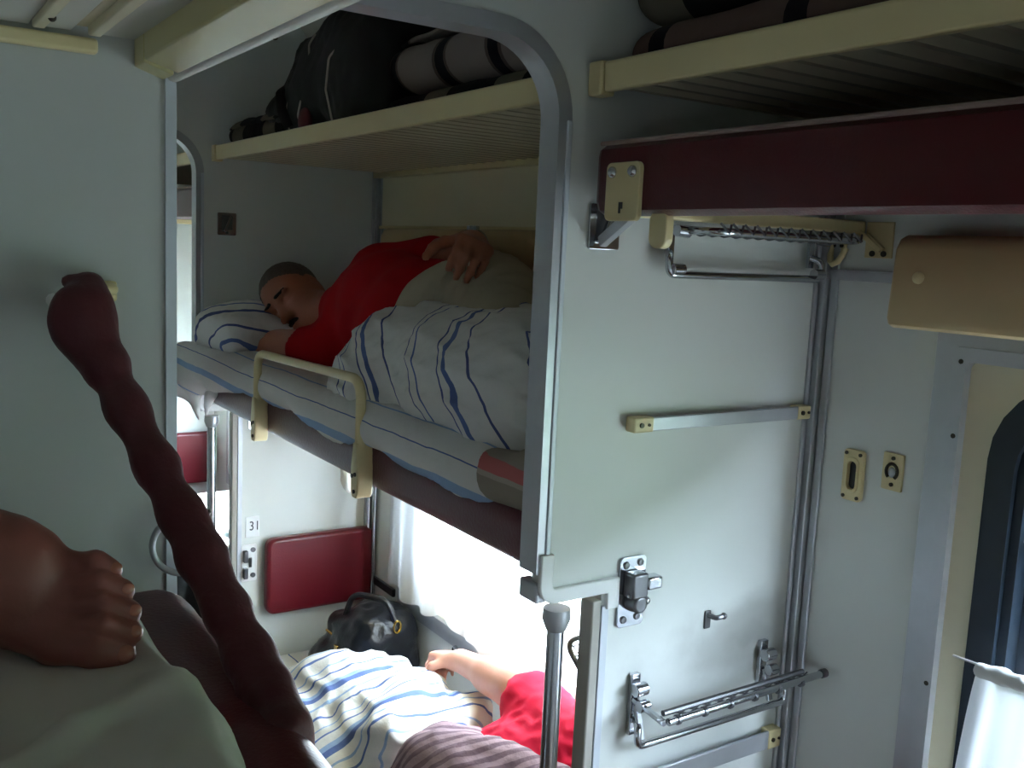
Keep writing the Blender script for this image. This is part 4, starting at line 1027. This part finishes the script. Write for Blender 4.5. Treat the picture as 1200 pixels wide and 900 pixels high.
# the sleeper on the lower berth: head behind the near partition, arm stretched along the wall
s = S()
lh = (1.12, 1.31, .66)
P2, R2 = head(s, lh, (-.75, .15, .45), (-.05, -.97, .05), 1.0)
s.cap((1.17, 1.48, .68), (1.13, 1.36, .665), .055, .056, .04)
s.ell((1.17, 1.64, .67), (.12, .17, .14), k=.05).ell((1.14, 1.84, .585), (.115, .17, .095), k=.05).ell((1.12, 2.04, .58), (.13, .14, .11), k=.06)
s.cap((1.22, 1.54, .77), (1.09, 1.52, .63), .058, .06, .06)
AS, AE, AW = np.array([1.235, 1.56, .795]), np.array([1.285, 1.845, .800]), np.array([1.285, 2.115, .765])
s.chain([AS, AE, AW], [.056, .046, .031], .03); s.cap(AE, AE*.55+AW*.45, .048, .044, .03)
hand(s, AW, (-.10, .97, -.20), (-.15, -.15, -.95), 1, [(1.0, 1.25, .8), (1.05, 1.3, .8), (1.1, 1.3, .8), (1.15, 1.3, .8)], .03, 1.0, .55)
BS, BE, BW = np.array([1.05, 1.56, .60]), np.array([.97, 1.78, .575]), np.array([1.08, 1.98, .60])
s.chain([BS, BE, BW], [.048, .040, .028], .03); hand(s, BW, (.6, .75, 0), (0, 0, -1), 1, [(.3, .4, .3)]*4, .06, 1., .3)
for dx in (-.06, .07): s.chain([(1.13+dx, 2.06, .595), (1.00+dx, 2.38, .585), (1.20+dx, 2.46, .555)], [.075, .052, .036], .04); s.cap((1.20+dx, 2.46, .555), (1.22+dx, 2.50, .56), .03, .024, .03)
low = thing('person', 'sleeper on the lower berth in a crimson shirt, bare arm stretched along the window wall', 'person', (1.15, 1.9, .53))
part('body', s.mesh(.0065), MT['skin_pale'], low, smooth='all')
h = S().ell(P2(0, -.016, .034), (.08, .096, .087), R2); v, f = h.mesh(.006); q = (v-P2(0, 0, 0))@R2; ok = (q[:, 2] > .02-.55*(q[:, 1]+.01)) & (q[:, 1] < .052)
part('hair', (v, f[ok[f].all(1)]), MT['dark_hair'], low, smooth='all')
w4 = waves(111, .15, 7); f4 = folds(112, .075, .009)
s = S().ell((1.17, 1.63, .675), (.135, .18, .152), k=.06).ell((1.15, 1.81, .59), (.13, .14, .115), k=.07).cap((1.23, 1.53, .775), (1.10, 1.51, .63), .072, .07, .07)
s.cap(AS, AS*.30+AE*.70, .074, .078, .03).cap(BS, BS*.5+BE*.5, .060, .056, .03)
part('shirt', s.mesh(.0075, lambda q: .003*w4(q)+f4(q)), MT['red2'], low, label='crimson short-sleeved shirt', smooth='all')

# striped cover over the sleeper's legs, drawn up over the knees
w5 = waves(121, .3, 7); f5 = folds(122, .11, .012, (1, .6, 1))
def cov(u, v):
    y = 1.86+.80*u; x = .80+.56*v
    return x, y
s = S().ell((1.10, 2.13, .60), (.19, .24, .13), k=.08).ell((1.06, 2.36, .585), (.19, .19, .125), k=.08).box((1.09, 2.20, .545), (.235, .36, .055), .05, k=.06)
s.cap((.885, 2.48, .55), (.875, 1.88, .53), .03, .03, .05).cap((1.0, 2.40, .680), (1.20, 2.32, .672), .03, .03, .07)
s.cap((1.265, 2.00, .685), (1.06, 1.84, .695), .045, .045, .08).cap((1.20, 2.16, .68), (1.0, 1.96, .70), .05, .05, .09).cap((.93, 2.44, .61), (.885, 1.95, .56), .055, .055, .06)
s.cap((.872, 2.45, .53), (.862, 1.90, .40), .020, .020, .03).cap((.866, 2.25, .50), (.862, 1.85, .28), .018, .018, .03)
single('bed_sheet', s.mesh(.009, lambda q: .008*w5(q)+f5(q)), MT['cover2'], 'white cover with blue bands over the legs of the sleeper on the lower berth', 'sheet', smooth='all')
w6 = waves(131, .12, 7); f6 = folds(132, .07, .008)
s = S().ell((1.04, 1.74, .72), (.11, .12, .075), k=.06).ell((1.14, 1.76, .70), (.06, .07, .05), k=.05).cap((1.0, 1.74, .73), (1.10, 1.62, .745), .045, .05, .06).cap((1.11, 1.60, .755), (1.14, 1.47, .765), .05, .055, .06).cap((.95, 1.8, .62), (.93, 1.5, .58), .07, .07, .07).cap((1.02, 1.64, .71), (1.0, 1.44, .69), .07, .07, .07)
single('knitted_blanket', s.mesh(.008, lambda q: .005*w6(q)+f6(q)), MT['knit'], 'mauve-grey knitted blanket across the chest of the lower sleeper', 'blanket', smooth='all')

# the bare foot on the compartment bunk: left foot, toes towards the aisle, big toe down on the sheet
s = S()
A = lambda px, py, y: at(px, py, 'y', y)
toes = {  # base, middle, tip (picture point, distance), radii
    'little': [(80, 664, .915), (110, 658, .904), (130, 668, .898), .0115, .0112, .0100],
    'fourth': [(76, 688, .905), (116, 681, .892), (144, 692, .888), .0115, .0112, .0102],
    'third': [(74, 712, .895), (118, 706, .879), (152, 717, .876), .0118, .0114, .0104],
    'second': [(74, 736, .886), (118, 731, .867), (152, 742, .866), .0118, .0114, .0108],
    'big': [(66, 752, .882), (108, 760, .866), (138, 768, .864), .0190, .0165, .0150]}
heel = np.array([-.075, .955, 1.575])
for nme, (b, mi, tp, r0, r1, r2) in toes.items():
    pb, pm, pt = A(*b), A(*mi), A(*tp)
    pm = pm+np.array([0, -.004, .001]); s.cap(pb, pm, r0*.94, r1*.96, .0016).cap(pm, pt, r1*.96, r2, .0016)
    mid = {'little': (15, 655), 'fourth': (12, 664), 'third': (8, 676), 'second': (4, 692), 'big': (-2, 708)}[nme]
    pmid = A(mid[0], mid[1], .925)
    s.cap(pb, pmid, r0*1.0, .026, .008)
    s.cap(pmid, np.array([-.06, .955, 1.63])+(pmid-A(8, 676, .925))*.4, .028, .034, .03)
# ball of the foot, sole, heel, ankle and shin
s.cap(A(56, 742, .912), A(46, 668, .935), .020, .016, .02)
s.cap(np.array([-.06, .955, 1.62]), heel, .036, .032, .03).cap(heel, heel+np.array([-.03, .01, -.005]), .034, .033, .03)
s.cap(np.array([-.07, .95, 1.63]), np.array([-.16, .93, 1.655]), .040, .037, .03)
s.chain([np.array([-.14, .935, 1.65]), np.array([-.30, .90, 1.64]), np.array([-.53, .84, 1.62]), np.array([-.92, .80, 1.585])], [.038, .056, .062, .085], .04)
s.ell((-1.02, .80, 1.60), (.14, .13, .12), k=.06)
ft = thing('person', 'bare foot of a traveller lying on the bunk at lower left', 'person', (-.2, .9, 1.48))
part('body', s.mesh(.0028, lambda q: .0007*waves(141, .03)(q)), MT['skin_foot'], ft, smooth='all')
nn_ = nrm((.22, -.91, .34)); tt_ = nrm(np.cross((0, 0, 1), nn_)); NR = np.stack([tt_, np.cross(nn_, tt_), nn_], 1)
for nme in toes:
    c = A(*toes[nme][2]); r = toes[nme][5]
    part('toe_nail', M().ball(c+nn_*(r*.84)+np.array([.001, 0, .001]), (r*.60, r*.50, r*.2), 14, 8, NR), MT['nail'], ft, smooth='all')
part('trouser_leg', S().chain([np.array([-.70, .82, 1.605]), np.array([-.95, .80, 1.59])], [.082, .10], .03).ell((-1.04, .80, 1.60), (.155, .145, .13), k=.06).mesh(.012, folds(151, .1, .006)), MT['black'], ft, label='dark shorts', smooth='all')
# ------------------------------------------------------------------ daylight and camera
w = bpy.data.worlds.new('daylight'); scene.world = w; w.use_nodes = True; nt = w.node_tree
bg = nt.nodes['Background']; bg.inputs[1].default_value = SKY
tc = nt.nodes.new('ShaderNodeTexCoord'); sp = nt.nodes.new('ShaderNodeSeparateXYZ'); nt.links.new(tc.outputs['Generated'], sp.inputs[0])
cr = nt.nodes.new('ShaderNodeValToRGB'); cr.color_ramp.elements[0].position = .0; cr.color_ramp.elements[0].color = (.80, .86, .97, 1); cr.color_ramp.elements[1].color = (.72, .82, 1., 1)
nt.links.new(sp.outputs['Z'], cr.inputs[0]); nt.links.new(cr.outputs[0], bg.inputs[0])
L = bpy.data.lights.new('sun', 'SUN'); L.energy = SUN; L.angle = math.radians(1.2); L.color = (1., .975, .94)
o = bpy.data.objects.new('sun', L); COL.objects.link(o); o.location = (6, 4, 8)
o.rotation_euler = Vector((-.50, -.24, -.86)).to_track_quat('-Z', 'Y').to_euler()
for yc in YC:                                   # light portals in the window openings: they emit nothing, they aim the sky
    p = bpy.data.lights.new('sky_portal', 'AREA'); p.shape = 'RECTANGLE'; p.size = 1.08; p.size_y = .8; p.cycles.is_portal = True
    o = bpy.data.objects.new('sky_portal', p); COL.objects.link(o); o.location = (XW+.075, yc, 1.275); o.rotation_euler = Vector((-1, 0, 0)).to_track_quat('-Z', 'Y').to_euler()
    o.rotation_euler.x = math.radians(90); o.rotation_euler.y = 0; o.rotation_euler.z = math.radians(90)
p = bpy.data.lights.new('sky_portal', 'AREA'); p.shape = 'RECTANGLE'; p.size = 1.3; p.size_y = .6; p.cycles.is_portal = True
o = bpy.data.objects.new('sky_portal', p); COL.objects.link(o); o.location = (XL-.055, .1, 1.1); o.rotation_euler = (math.radians(90), 0, math.radians(-90))
cd = bpy.data.cameras.new('camera'); cam = bpy.data.objects.new('camera', cd); COL.objects.link(cam)
cd.sensor_fit = 'HORIZONTAL'; cd.sensor_width = 36; cd.lens = FPX/1200*36; cd.clip_start = .02
Mx = Matrix([[RT[i], UP[i], -FW[i], CAM[i]] for i in range(3)] + [[0, 0, 0, 1]]); cam.matrix_world = Mx
scene.camera = cam
v = scene.view_settings; v.view_transform = 'Standard'; v.look = 'None'; v.gamma = 1; v.use_curve_mapping = False; v.exposure = EXPO
c = scene.cycles; c.use_denoising = True; c.max_bounces = 10; c.diffuse_bounces = 6; c.glossy_bounces = 5; c.transmission_bounces = 8; c.transparent_max_bounces = 12
c.sample_clamp_indirect = 8; c.caustics_reflective = False; c.caustics_refractive = False
